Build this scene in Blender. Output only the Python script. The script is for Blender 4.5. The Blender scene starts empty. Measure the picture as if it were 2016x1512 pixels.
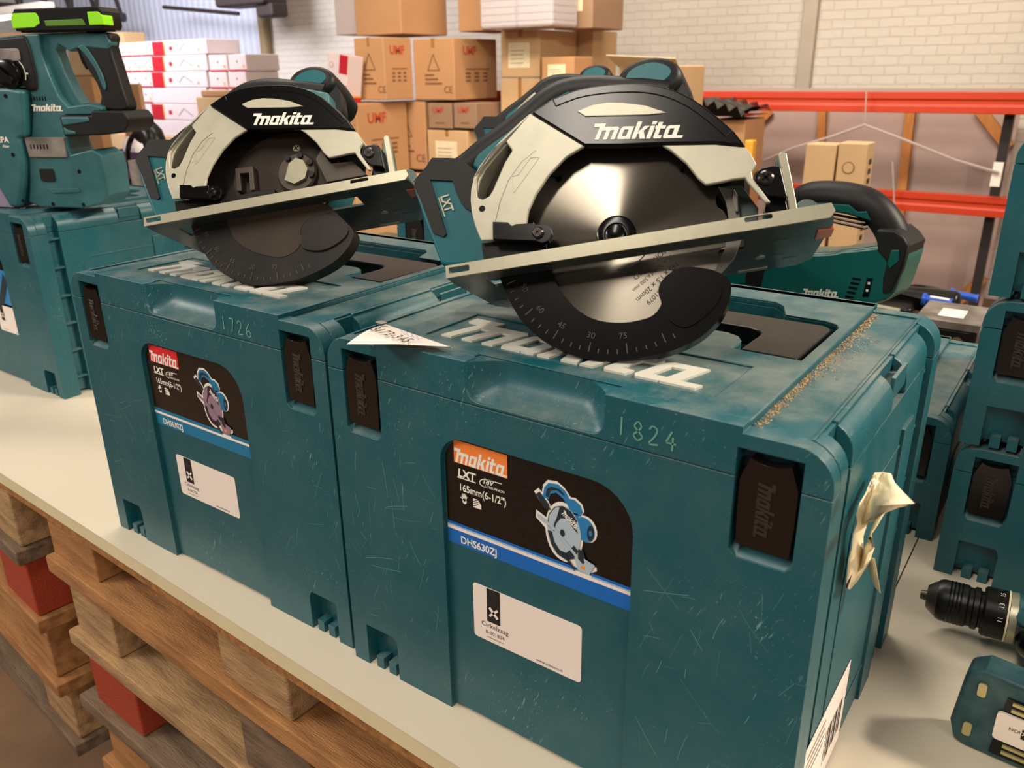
import bpy, bmesh, math, random
from mathutils import Vector, Matrix
from mathutils.geometry import tessellate_polygon
random.seed(7)
PI = math.pi
S = bpy.context.scene
COL = S.collection

# ------------------------------------------------------------------ camera
CAM = Vector((0.48279, -0.41694, 0.5044))
RT = Vector((0.813804, 0.581024, -0.011564))
UP = Vector((-0.197941, 0.295842, 0.934503))
FW = Vector((-0.54639, 0.758214, -0.355766))
FPX = 1610.726
cd = bpy.data.cameras.new('camera')
cd.sensor_width = 36.0
cd.lens = FPX / 2016 * 36.0
cd.clip_start = 0.02
cam = bpy.data.objects.new('camera', cd)
COL.objects.link(cam)
cam.matrix_world = Matrix(((RT.x, UP.x, -FW.x, CAM.x), (RT.y, UP.y, -FW.y, CAM.y), (RT.z, UP.z, -FW.z, CAM.z), (0, 0, 0, 1)))
cd.dof.use_dof = True
cd.dof.focus_distance = 0.72
cd.dof.aperture_fstop = 13.0
S.camera = cam

# ------------------------------------------------------------------ world, exposure, lights
S.view_settings.view_transform = 'Standard'
S.view_settings.look = 'None'
S.view_settings.gamma = 1.0
S.view_settings.use_curve_mapping = False
S.view_settings.exposure = 0.14
w = bpy.data.worlds.new('world')
S.world = w
w.use_nodes = True
w.node_tree.nodes['Background'].inputs['Color'].default_value = (1.0, 0.90, 0.82, 1)
w.node_tree.nodes['Background'].inputs['Strength'].default_value = 0.28


def area(name, loc, target, sx, sy, power, col):
    l = bpy.data.lights.new(name, 'AREA')
    l.shape = 'RECTANGLE'
    l.size = sx
    l.size_y = sy
    l.energy = power
    l.color = col
    o = bpy.data.objects.new(name, l)
    COL.objects.link(o)
    o.location = loc
    o.rotation_euler = (Vector(target) - Vector(loc)).to_track_quat('-Z', 'Y').to_euler()
    return o


WARM = (1.0, 0.87, 0.72)
area('key_tubes', (1.9, 1.3, 1.75), (0.3, 0.2, 0.2), 0.7, 0.15, 84, WARM)
area('aisle_tubes', (0.1, -0.75, 2.15), (-0.1, 0.2, 0.1), 0.2, 1.4, 28, (1.0, 0.90, 0.77))
area('right_tubes', (2.7, -1.7, 1.7), (0.0, 0.1, 0.2), 1.6, 0.2, 26, (1.0, 0.89, 0.77))
area('left_tubes', (-2.6, -1.9, 1.9), (-0.3, 0.1, 0.0), 1.6, 0.2, 72, (1.0, 0.92, 0.82))
area('overhead_tubes', (-0.9, 1.0, 2.1), (-0.5, 0.5, 0.2), 1.5, 0.2, 26, (1.0, 0.92, 0.80))
area('rack_tubes', (-0.6, 2.7, 2.2), (-0.6, 5.5, 0.6), 2.5, 0.3, 88, WARM)
area('left_daylight', (-7.0, 3.0, 2.2), (-8.6, 5.4, 0.8), 3.0, 1.2, 260, (0.88, 0.89, 1.0))
area('carton_tubes', (-2.2, 1.6, 2.1), (-3.2, 3.7, 0.5), 1.6, 0.3, 62, (1.0, 0.88, 0.75))


# ------------------------------------------------------------------ materials
def lin(c):
    c = c.lstrip('#')
    v = [int(c[i:i + 2], 16) / 255 for i in (0, 2, 4)]
    return tuple(((x / 12.92) if x <= 0.04045 else ((x + 0.055) / 1.055) ** 2.4) for x in v) + (1,)


MATS = {}


def nd(nt, t, **kw):
    n = nt.nodes.new(t)
    for k, v in kw.items():
        setattr(n, k, v)
    return n


def mat(name, col, rough=0.5, metal=0.0, bump=0.0, bscale=400, var=0.0, vscale=8, col2=None, emit=0, spec=0.5, coat=0.0,
        scratch=0.0, scol='#9fc0b8', aniso=0.0, stretch=None, alpha=1.0, trans=0.0, dust=0.0, dcol='#b0aa98'):
    m = bpy.data.materials.new(name)
    m.use_nodes = True
    nt = m.node_tree
    L = nt.links
    b = nt.nodes['Principled BSDF']
    c1 = lin(col)
    b.inputs['Base Color'].default_value = c1
    b.inputs['Roughness'].default_value = rough
    b.inputs['Metallic'].default_value = metal
    b.inputs['Specular IOR Level'].default_value = spec
    b.inputs['Coat Weight'].default_value = coat
    b.inputs['Transmission Weight'].default_value = trans
    b.inputs['Alpha'].default_value = alpha
    if emit:
        b.inputs['Emission Color'].default_value = c1
        b.inputs['Emission Strength'].default_value = emit
    tc = nd(nt, 'ShaderNodeTexCoord')
    src = tc.outputs['Object']
    if stretch:
        mp = nd(nt, 'ShaderNodeMapping')
        mp.inputs['Scale'].default_value = stretch
        L.new(src, mp.inputs['Vector'])
        vsrc = mp.outputs['Vector']
    else:
        vsrc = src
    cur = None

    def mixc(fac, a, bcol):
        mx = nd(nt, 'ShaderNodeMix', data_type='RGBA')
        L.new(fac, mx.inputs['Factor'])
        if a is None:
            mx.inputs['A'].default_value = c1
        else:
            L.new(a, mx.inputs['A'])
        mx.inputs['B'].default_value = bcol
        return mx.outputs['Result']

    def ramp(val, p0, p1, a=0.0, bb=1.0):
        r = nd(nt, 'ShaderNodeMapRange')
        r.inputs['From Min'].default_value = p0
        r.inputs['From Max'].default_value = p1
        r.inputs['To Min'].default_value = a
        r.inputs['To Max'].default_value = bb
        L.new(val, r.inputs['Value'])
        return r.outputs['Result']
    if var or col2:
        n = nd(nt, 'ShaderNodeTexNoise')
        n.inputs['Scale'].default_value = vscale
        n.inputs['Detail'].default_value = 6
        L.new(vsrc, n.inputs['Vector'])
        c2 = lin(col2) if col2 else tuple(x * 0.6 for x in c1[:3]) + (1,)
        cur = mixc(ramp(n.outputs['Fac'], 0.38, 0.68, 0, max(var, 0.01) if var else 1.0), cur, c2)
    if dust:
        n = nd(nt, 'ShaderNodeTexNoise')
        n.inputs['Scale'].default_value = 14
        n.inputs['Detail'].default_value = 9
        n.inputs['Roughness'].default_value = 0.7
        L.new(src, n.inputs['Vector'])
        geo = nd(nt, 'ShaderNodeNewGeometry')
        sp = nd(nt, 'ShaderNodeSeparateXYZ')
        L.new(geo.outputs['True Normal'], sp.inputs[0])
        up = ramp(sp.outputs['Z'], 0.5, 1.0, 0.12, 1.0)
        mu = nd(nt, 'ShaderNodeMath', operation='MULTIPLY')
        L.new(ramp(n.outputs['Fac'], 0.4, 0.75, 0, dust), mu.inputs[0])
        L.new(up, mu.inputs[1])
        cur = mixc(mu.outputs[0], cur, lin(dcol))
    if scratch:
        nm = nd(nt, 'ShaderNodeTexNoise')
        nm.inputs['Scale'].default_value = 9
        nm.inputs['Detail'].default_value = 3
        L.new(src, nm.inputs['Vector'])
        mask = ramp(nm.outputs['Fac'], 0.52, 0.66, 0, scratch)
        for k, (rot, sc, th) in enumerate([((0.2, 1.15, 0.3), 11, 0.69), ((0.1, -0.75, 1.0), 15, 0.70), ((0.5, 0.35, -0.6), 9, 0.71)]):
            m0 = nd(nt, 'ShaderNodeMapping')
            m0.inputs['Rotation'].default_value = rot
            m0.inputs['Location'].default_value = (k * 3.1, k * 1.7, k)
            L.new(src, m0.inputs['Vector'])
            mp = nd(nt, 'ShaderNodeMapping')
            mp.inputs['Scale'].default_value = (sc * 0.45, sc * 60, sc * 60)
            L.new(m0.outputs['Vector'], mp.inputs['Vector'])
            n = nd(nt, 'ShaderNodeTexNoise')
            n.inputs['Scale'].default_value = 1.0
            n.inputs['Detail'].default_value = 1.0
            L.new(mp.outputs['Vector'], n.inputs['Vector'])
            mu = nd(nt, 'ShaderNodeMath', operation='MULTIPLY')
            L.new(ramp(n.outputs['Fac'], th + 0.015, th + 0.07, 0, 1), mu.inputs[0])
            L.new(mask, mu.inputs[1])
            cur = mixc(mu.outputs[0], cur, lin(scol))
    if cur is not None:
        L.new(cur, b.inputs['Base Color'])
    if bump:
        n = nd(nt, 'ShaderNodeTexNoise')
        n.inputs['Scale'].default_value = bscale
        n.inputs['Detail'].default_value = 3
        L.new(vsrc, n.inputs['Vector'])
        bp_ = nd(nt, 'ShaderNodeBump')
        bp_.inputs['Strength'].default_value = bump
        bp_.inputs['Distance'].default_value = 0.001 if bscale > 100 else 0.004
        L.new(n.outputs['Fac'], bp_.inputs['Height'])
        L.new(bp_.outputs['Normal'], b.inputs['Normal'])
    if aniso:
        b.inputs['Anisotropic'].default_value = aniso
        b.inputs['Anisotropic Rotation'].default_value = 0.25
        tg = nd(nt, 'ShaderNodeTangent', direction_type='RADIAL', axis='Z')
        L.new(tg.outputs['Tangent'], b.inputs['Tangent'])
    MATS[name] = m
    return m


mat('teal', '#084e57', 0.40, bump=0.12, bscale=1300, scratch=0.4, dust=0.5, var=0.25, vscale=5, col2='#105f69')
mat('teal_plain', '#0a4c55', 0.42, bump=0.08, bscale=900, var=0.3, vscale=9, col2='#0d4a4e')
mat('teal_tool', '#22565b', 0.42, bump=0.05, bscale=900, var=0.45, vscale=25, col2='#3f7274')
mat('teal_bright', '#065a62', 0.42, spec=0.3)
mat('black_latch', '#140e0b', 0.24)
mat('black_plastic', '#0b0a09', 0.32, bump=0.05, bscale=900, dust=0.05, spec=0.25)
mat('black_gloss', '#050506', 0.2, spec=0.3)
mat('rubber', '#0e0d0c', 0.5, bump=0.06, bscale=900, var=0.3, vscale=30, col2='#1c1916', spec=0.3)
mat('guard_black', '#060606', 0.24, bump=0.03, bscale=700, var=0.3, vscale=30, col2='#120f0c', spec=0.25)
mat('guard_dusty', '#0e0c0a', 0.42, bump=0.05, bscale=500, var=0.6, vscale=22, col2='#2a2118', spec=0.3)
mat('bowl_dusty', '#2c2218', 0.5, bump=0.06, bscale=500, var=0.7, vscale=18, col2='#3c2f22', spec=0.3)
mat('shell_white', '#b4b09c', 0.38, metal=0.2, bump=0.03, bscale=900, var=0.25, vscale=60, col2='#8f8c7a')
mat('alu', '#a8a48f', 0.36, metal=0.5, bump=0.03, bscale=700, var=0.25, vscale=60, col2='#8f8a74')
mat('alu_dark', '#55625e', 0.30, metal=0.6, bump=0.03, bscale=400, var=0.4, vscale=14, col2='#3c4a48')
mat('steel', '#6f6a61', 0.20, metal=1.0, aniso=0.97, var=0.2, vscale=900, col2='#5d584f')
mat('steel_plain', '#8d8778', 0.32, metal=1.0)
mat('guard_mark', '#3b362f', 0.5)
mat('dusty_metal', '#4c4339', 0.45, metal=0.4, var=0.5, vscale=60, col2='#2d261e')
mat('latch_mark', '#2e251f', 0.35)
mat('steel_dark', '#5f5b55', 0.38, metal=0.9)
mat('sole_dark', '#3c4846', 0.28, metal=0.5, bump=0.03, bscale=300, var=0.4, vscale=14, col2='#28312f')
mat('screw_metal', '#3b3733', 0.25, metal=0.9)
mat('white_logo', '#e8e2d6', 0.4)
mat('lid_white', '#c2c0b4', 0.45)
mat('white_paper', '#e9dcd2', 0.55, var=0.12, vscale=12, col2='#d8cabd')
mat('cream_paper', '#e8d9b4', 0.6, bump=0.3, bscale=60, var=0.4, vscale=25, col2='#d2bf95')
mat('ink', '#16110f', 0.6)
mat('ink_blue', '#6a6ac0', 0.6)
mat('ink_grey', '#8c817a', 0.6)
mat('label_black', '#0d0a09', 0.25, var=0.4, vscale=200, col2='#161a1e')
mat('label_black_brown', '#1d1713', 0.25)
mat('label_orange', '#f0823a', 0.4)
mat('label_red', '#d8262c', 0.4)
mat('label_blue', '#0c62b4', 0.35)
mat('label_blue_old', '#0f7098', 0.35)
mat('label_pale', '#8fb4d8', 0.35)
mat('pic_blue', '#2579b0', 0.4)
mat('pic_dark', '#1c2c34', 0.4)
mat('pic_silver', '#a9b9c4', 0.4)
mat('pic_mauve', '#8d7484', 0.4)
mat('pic_mauve_dark', '#2c2029', 0.4)
mat('pic_orange', '#f08a1c', 0.4)
mat('chalk', '#5f9484', 0.8)
mat('scuff', '#5d9492', 0.8)
mat('teal_dirty', '#0d3c44', 0.5, var=0.6, vscale=60, col2='#3f5f60')
mat('orange_lens', '#a8502a', 0.3)
mat('sawdust', '#ab8a5c', 0.9)
mat('lid_dust', '#8c948c', 0.9)
mat('lime', '#8fe000', 0.4)
mat('lime_dark', '#4f7a10', 0.4)
mat('clear_smoke', '#9d8fa4', 0.25, trans=0.25)
mat('table_white', '#d6cbb6', 0.42, bump=0.1, bscale=500, var=0.25, vscale=6, col2='#c8bca4')
mat('table_edge', '#d8cba6', 0.5, var=0.3, vscale=20, col2='#c4b48c')
mat('chipboard', '#a5713c', 0.9, bump=0.6, bscale=250, var=0.7, vscale=120, col2='#6e4722')
mat('wood', '#b07c48', 0.75, bump=0.5, bscale=60, var=0.8, vscale=5, col2='#7a4c24', stretch=(2, 14, 14))
mat('wood_pale', '#b08c60', 0.8, bump=0.5, bscale=40, var=0.8, vscale=6, col2='#74563a', stretch=(2, 12, 12))
mat('wood_grey', '#7c6650', 0.85, bump=0.5, bscale=40, var=0.9, vscale=5, col2='#54402e', stretch=(2, 14, 14))
mat('wood_red', '#a23414', 0.75, bump=0.5, bscale=40, var=0.6, vscale=8, col2='#8a3a1c', stretch=(2, 12, 12))
mat('batten', '#b8793c', 0.7, var=0.5, vscale=6, col2='#96602c', stretch=(12, 12, 2))
mat('deck', '#6e4f34', 0.9, bump=0.5, bscale=60, var=0.8, vscale=6, col2='#4d3522', stretch=(2, 14, 14))
mat('floor_concrete', '#86664a', 0.85, bump=0.4, bscale=120, var=0.8, vscale=4, col2='#5d4632')
mat('beam_red', '#b8381a', 0.35, var=0.15, vscale=4)
mat('panel_mauve', '#a8928a', 0.8, var=0.35, vscale=3, col2='#93807a')
mat('black_post', '#1e1916', 0.5)
mat('cardboard', '#b88a5e', 0.85, bump=0.1, bscale=200, var=0.3, vscale=5, col2='#a87c52')
mat('cardboard_light', '#c9a67a', 0.85, bump=0.1, bscale=200, var=0.3, vscale=5, col2='#b0864f')
mat('cardboard_grey', '#98785c', 0.85, var=0.3, vscale=5)
mat('carton_print', '#7a5230', 0.85)
mat('red_print', '#b8452e', 0.85)
mat('tape', '#a06f38', 0.25)
mat('plastic_wrap', '#d8cfd4', 0.15, alpha=0.55)
mat('box_white', '#d9c9c6', 0.6, var=0.2, vscale=9, col2='#c8b4b0')
mat('box_red', '#b3182a', 0.5)
mat('box_yellow', '#e0a030', 0.5)
mat('magazine', '#cfc3b0', 0.6, bump=0.5, bscale=30, var=0.5, vscale=40, col2='#8e8474', stretch=(1, 1, 8))
mat('recip_green', '#06504a', 0.30, bump=0.03, bscale=900)
mat('purple', '#3d2040', 0.5)
mat('blue_handle', '#1c50b8', 0.35)
mat('grey_tool', '#5a534e', 0.5, var=0.6, vscale=20, col2='#a59c92')
mat('cord_grey', '#a4968e', 0.6)
mat('sheet_corr', '#c9ccd8', 0.5)
mat('pipe_white', '#b8ab9a', 0.5, var=0.3, vscale=4)
mat('pipe_brown', '#8a7452', 0.6, var=0.4, vscale=5)
mat('ceiling_grey', '#6b6468', 0.8, var=0.3, vscale=2)
mat('truss', '#2e2220', 0.6)
mat('tube_glow', '#fff4e0', 0.4, emit=5.0)
mat('drill_brass', '#b8ae7c', 0.4, metal=0.5)


def brick_mat(name, c1, c2, mortar):
    m = bpy.data.materials.new(name)
    m.use_nodes = True
    nt = m.node_tree
    L = nt.links
    b = nt.nodes['Principled BSDF']
    b.inputs['Roughness'].default_value = 0.6
    tc = nd(nt, 'ShaderNodeTexCoord')
    sp = nd(nt, 'ShaderNodeSeparateXYZ')
    L.new(tc.outputs['Object'], sp.inputs[0])
    ad = nd(nt, 'ShaderNodeMath', operation='ADD')
    L.new(sp.outputs['X'], ad.inputs[0])
    L.new(sp.outputs['Y'], ad.inputs[1])
    cb = nd(nt, 'ShaderNodeCombineXYZ')
    L.new(ad.outputs[0], cb.inputs['X'])
    L.new(sp.outputs['Z'], cb.inputs['Y'])
    nz = nd(nt, 'ShaderNodeTexNoise')
    nz.inputs['Scale'].default_value = 9
    nz.inputs['Detail'].default_value = 5
    L.new(cb.outputs[0], nz.inputs['Vector'])
    va = nd(nt, 'ShaderNodeVectorMath', operation='MULTIPLY_ADD')
    L.new(nz.outputs['Color'], va.inputs[0])
    va.inputs[1].default_value = (0.018, 0.018, 0)
    L.new(cb.outputs[0], va.inputs[2])
    br = nd(nt, 'ShaderNodeTexBrick')
    br.inputs['Scale'].default_value = 1.0
    br.inputs['Brick Width'].default_value = 0.15
    br.inputs['Row Height'].default_value = 0.0585
    br.inputs['Mortar Size'].default_value = 0.004
    br.inputs['Mortar Smooth'].default_value = 0.6
    br.inputs['Color1'].default_value = lin(c1)
    br.inputs['Color2'].default_value = lin(c2)
    br.inputs['Mortar'].default_value = lin(mortar)
    L.new(va.outputs[0], br.inputs['Vector'])
    L.new(br.outputs['Color'], b.inputs['Base Color'])
    n2 = nd(nt, 'ShaderNodeTexNoise')
    n2.inputs['Scale'].default_value = 30
    n2.inputs['Detail'].default_value = 6
    L.new(cb.outputs[0], n2.inputs['Vector'])
    mx = nd(nt, 'ShaderNodeMath', operation='MULTIPLY_ADD')
    L.new(n2.outputs['Fac'], mx.inputs[0])
    mx.inputs[1].default_value = 0.6
    iv = nd(nt, 'ShaderNodeMath', operation='SUBTRACT')
    iv.inputs[0].default_value = 1.0
    L.new(br.outputs['Fac'], iv.inputs[1])
    L.new(iv.outputs[0], mx.inputs[2])
    bm_ = nd(nt, 'ShaderNodeBump')
    bm_.inputs['Strength'].default_value = 0.55
    bm_.inputs['Distance'].default_value = 0.012
    L.new(mx.outputs[0], bm_.inputs['Height'])
    L.new(bm_.outputs['Normal'], b.inputs['Normal'])
    MATS[name] = m


brick_mat('brick', '#d6cdc0', '#d3cabc', '#d0c6b8')


# ------------------------------------------------------------------ geometry helpers
def P2W(u, v, axis, val):
    """a point of the photograph on the world plane axis = val"""
    r = FW + RT * ((u - 1008) / FPX) - UP * ((v - 756) / FPX)
    t = (val - CAM[axis]) / r[axis]
    return CAM + r * t


def arc(cx, cy, r, a0, a1, n=8):
    return [(cx + r * math.cos(math.radians(a0 + (a1 - a0) * i / n)), cy + r * math.sin(math.radians(a0 + (a1 - a0) * i / n))) for i in range(n + 1)]


def smooth_closed(pts, n=4):
    """Catmull-Rom through a closed polyline"""
    out = []
    N = len(pts)
    for i in range(N):
        p0, p1, p2, p3 = [Vector(pts[(i + k) % N]) for k in (-1, 0, 1, 2)]
        for j in range(n):
            t = j / n
            q = 0.5 * ((2 * p1) + (p2 - p0) * t + (2 * p0 - 5 * p1 + 4 * p2 - p3) * t * t + (3 * p1 - p0 - 3 * p2 + p3) * t ** 3)
            out.append(tuple(q))
    return out


def smooth_open(pts, n=4):
    out = []
    N = len(pts)
    for i in range(N - 1):
        p0 = Vector(pts[max(i - 1, 0)])
        p1 = Vector(pts[i])
        p2 = Vector(pts[i + 1])
        p3 = Vector(pts[min(i + 2, N - 1)])
        for j in range(n):
            t = j / n
            q = 0.5 * ((2 * p1) + (p2 - p0) * t + (2 * p0 - 5 * p1 + 4 * p2 - p3) * t * t + (3 * p1 - p0 - 3 * p2 + p3) * t ** 3)
            out.append(tuple(q))
    out.append(tuple(pts[-1]))
    return out


def rrect(x0, x1, y0, y1, r, n=5):
    return arc(x1 - r, y1 - r, r, 0, 90, n) + arc(x0 + r, y1 - r, r, 90, 180, n) + arc(x0 + r, y0 + r, r, 180, 270, n) + arc(x1 - r, y0 + r, r, 270, 360, n)


def ellipse(cx, cy, rx, ry, n=24, rot=0):
    c, s = math.cos(rot), math.sin(rot)
    return [(cx + rx * math.cos(2 * PI * i / n) * c - ry * math.sin(2 * PI * i / n) * s, cy + rx * math.cos(2 * PI * i / n) * s + ry * math.sin(2 * PI * i / n) * c) for i in range(n)]


def ribbon(pts, w):
    """a flat stroke of width w along an open polyline, as one polygon"""
    L_, R_ = [], []
    for i, p in enumerate(pts):
        a = Vector(pts[max(i - 1, 0)])
        b = Vector(pts[min(i + 1, len(pts) - 1)])
        d = (b - a)
        d = d.normalized() if d.length > 1e-9 else Vector((1, 0))
        n = Vector((-d.y, d.x)) * (w / 2)
        L_.append((p[0] + n.x, p[1] + n.y))
        R_.append((p[0] - n.x, p[1] - n.y))
    return L_ + R_[::-1]


AX = {'z': lambda a, b, h: (a, b, h), 'y': lambda a, b, h: (a, h, b), 'x': lambda a, b, h: (h, a, b), 'y-': lambda a, b, h: (a, -h, b)}


class MB:
    def __init__(self, scale=1.0):
        self.v = []
        self.f = []
        self.m = []
        self.mats = []
        self.s = scale

    def mi(self, m):
        if m not in self.mats:
            self.mats.append(m)
        return self.mats.index(m)

    def add(self, vs, fs, m, xf=None):
        o = len(self.v)
        for p in vs:
            p = Vector(p)
            if xf is not None:
                p = xf @ p
            self.v.append(p * self.s)
        k = self.mi(m)
        for f in fs:
            self.f.append([o + i for i in f])
            self.m.append(k)
        return self

    def box(self, x0, x1, y0, y1, z0, z1, m, xf=None):
        vs = [(x, y, z) for z in (z0, z1) for y in (y0, y1) for x in (x0, x1)]
        fs = [(0, 2, 3, 1), (4, 5, 7, 6), (0, 1, 5, 4), (2, 6, 7, 3), (0, 4, 6, 2), (1, 3, 7, 5)]
        return self.add(vs, fs, m, xf)

    def prism(self, loops, a, b, m, axis='z', xf=None, side=None):
        """closed solid: outline (and hole loops) swept from a to b along an axis"""
        if isinstance(loops[0][0], (int, float)):
            loops = [loops]
        g = AX[axis]
        tri = tessellate_polygon([[Vector((p[0], p[1], 0)) for p in l] for l in loops])
        flat = [p for l in loops for p in l]
        n = len(flat)
        vs = [g(p[0], p[1], a) for p in flat] + [g(p[0], p[1], b) for p in flat]
        fs = [tuple(t) for t in tri] + [tuple(i + n for i in t[::-1]) for t in tri]
        self.add(vs, fs, m, xf)
        o = len(self.v) - 2 * n
        k = self.mi(side or m)
        st = 0
        for l in loops:
            c = len(l)
            for i in range(c):
                j = (i + 1) % c
                self.f.append([o + st + i, o + st + j, o + n + st + j, o + n + st + i])
                self.m.append(k)
            st += c
        return self

    def flat(self, loops, h, m, axis='z', xf=None):
        """a printed shape, flat"""
        if isinstance(loops[0][0], (int, float)):
            loops = [loops]
        g = AX[axis]
        tri = tessellate_polygon([[Vector((p[0], p[1], 0)) for p in l] for l in loops])
        flat = [p for l in loops for p in l]
        return self.add([g(p[0], p[1], h) for p in flat], [tuple(t) for t in tri], m, xf)

    def rings(self, rings, m, cap=True, closed=True, xf=None):
        """skin over a list of 3D rings with equal point counts"""
        n = len(rings[0])
        vs = [p for r in rings for p in r]
        fs = []
        for i in range(len(rings) - 1):
            for j in range(n if closed else n - 1):
                k = (j + 1) % n
                fs.append((i * n + j, i * n + k, (i + 1) * n + k, (i + 1) * n + j))
        if cap:
            fs.append(tuple(range(n))[::-1])
            fs.append(tuple((len(rings) - 1) * n + j for j in range(n)))
        return self.add(vs, fs, m, xf)

    def lathe(self, prof, m, origin=(0, 0, 0), axis=(0, 0, 1), n=28, cap=True, xf=None):
        """profile [(along, radius)] turned about an axis"""
        q = Vector((0, 0, 1)).rotation_difference(Vector(axis).normalized())
        o = Vector(origin)
        rs = []
        for h, r in prof:
            rs.append([o + q @ Vector((r * math.cos(2 * PI * i / n), r * math.sin(2 * PI * i / n), h)) for i in range(n)])
        return self.rings(rs, m, cap, True, xf)

    def tube(self, pts, r, m, n=10, xf=None, flatten=None):
        pts = [Vector(p) for p in pts]
        rs = []
        prev = None
        for i, p in enumerate(pts):
            d = (pts[min(i + 1, len(pts) - 1)] - pts[max(i - 1, 0)]).normalized()
            if prev is None:
                a = d.orthogonal().normalized()
            else:
                a = (prev - d * prev.dot(d)).normalized()
            prev = a
            b = d.cross(a)
            rr = r[i] if isinstance(r, (list, tuple)) else r
            rs.append([p + (a * math.cos(2 * PI * k / n) + b * math.sin(2 * PI * k / n)) * rr for k in range(n)])
        return self.rings(rs, m, True, True, xf)

    def sphere(self, c, r, m, n=16, sc=(1, 1, 1), xf=None):
        c = Vector(c)
        rs = []
        for i in range(1, n // 2):
            t = PI * i / (n // 2)
            rs.append([c + Vector((r * math.sin(t) * math.cos(2 * PI * k / n) * sc[0], r * math.sin(t) * math.sin(2 * PI * k / n) * sc[1], r * math.cos(t) * sc[2])) for k in range(n)])
        return self.rings(rs, m, True, True, xf)

    def build(self, name, parent=None, bevel=0.0, seg=2, ang=35, flatshade=False, at=None, smooth_ang=35):
        me = bpy.data.meshes.new(name)
        off = Vector(at) if at else Vector((0, 0, 0))
        me.from_pydata([tuple(p - off) for p in self.v], [], self.f)
        for m in self.mats:
            me.materials.append(MATS[m])
        for i, p in enumerate(me.polygons):
            p.material_index = self.m[i]
        bm = bmesh.new()
        bm.from_mesh(me)
        bmesh.ops.recalc_face_normals(bm, faces=bm.faces)
        if bevel:
            bmesh.ops.dissolve_limit(bm, angle_limit=0.01, verts=bm.verts, edges=bm.edges, delimit={'MATERIAL'})
        bm.to_mesh(me)
        bm.free()
        if not flatshade:
            me.polygons.foreach_set('use_smooth', [True] * len(me.polygons))
            me.set_sharp_from_angle(angle=math.radians(smooth_ang))
        o = bpy.data.objects.new(name, me)
        COL.objects.link(o)
        if at:
            o.location = off
        if parent:
            o.parent = parent
        if bevel:
            b = o.modifiers.new('bevel', 'BEVEL')
            b.width = bevel
            b.segments = seg
            b.limit_method = 'ANGLE'
            b.angle_limit = math.radians(ang)
            b.harden_normals = True
            b.use_clamp_overlap = True
        return o


def thing(name, label, cat, loc=(0, 0, 0), rotz=0, group=None, mat3=None):
    o = bpy.data.objects.new(name, None)
    COL.objects.link(o)
    o.empty_display_size = 0.05
    if mat3 is not None:
        m = Matrix(mat3).to_4x4()
        m.translation = Vector(loc)
        o.matrix_world = m
    else:
        o.location = loc
        o.rotation_euler = (0, 0, rotz)
    o['label'] = label
    o['category'] = cat
    if group:
        o['group'] = group
    return o


def tag(o, label, cat, group=None, kind=None):
    o['label'] = label
    o['category'] = cat
    if group:
        o['group'] = group
    if kind:
        o['kind'] = kind
    return o


def struct(o):
    o['kind'] = 'structure'
    return o


def copy_tree(o, parent=None):
    c = o.copy()
    COL.objects.link(c)
    c.parent = parent
    if parent:
        c.matrix_parent_inverse = o.matrix_parent_inverse
    for ch in list(KIDS.get(o.name, [])) or list(o.children):
        copy_tree(ch, c)
    return c


KIDS = {}
_tc = {}


def text2d(s, size=1.0, bold=0.0, shear=0.0, spacing=1.0, sx=1.0):
    """glyph outlines filled flat: (verts 2D, faces), left aligned on the baseline"""
    key = (s, bold, shear, spacing)
    if key not in _tc:
        cu = bpy.data.curves.new('t', 'FONT')
        cu.body = s
        cu.size = 1.0
        cu.offset = bold
        cu.shear = shear
        cu.space_character = spacing
        cu.resolution_u = 3
        ob = bpy.data.objects.new('t', cu)
        me = bpy.data.meshes.new_from_object(ob)
        _tc[key] = ([tuple(v.co[:2]) for v in me.vertices], [tuple(p.vertices) for p in me.polygons])
        bpy.data.objects.remove(ob)
        bpy.data.curves.remove(cu)
        bpy.data.meshes.remove(me)
    vs, fs = _tc[key]
    return [(x * size * sx, y * size) for x, y in vs], fs


def put_text(mb, s, x, y, h, m, size, axis='y', bold=0.0, shear=0.0, rot=0.0, sx=1.0, spacing=1.0, center=False, xf=None):
    vs, fs = text2d(s, size, bold, shear, spacing, sx)
    if not vs:
        return
    if center:
        cx = (min(v[0] for v in vs) + max(v[0] for v in vs)) / 2
        vs = [(v[0] - cx, v[1]) for v in vs]
    c, sn = math.cos(rot), math.sin(rot)
    g = AX[axis]
    mb.add([g(x + a * c - b * sn, y + a * sn + b * c, h) for a, b in vs], fs, m, xf)


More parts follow.
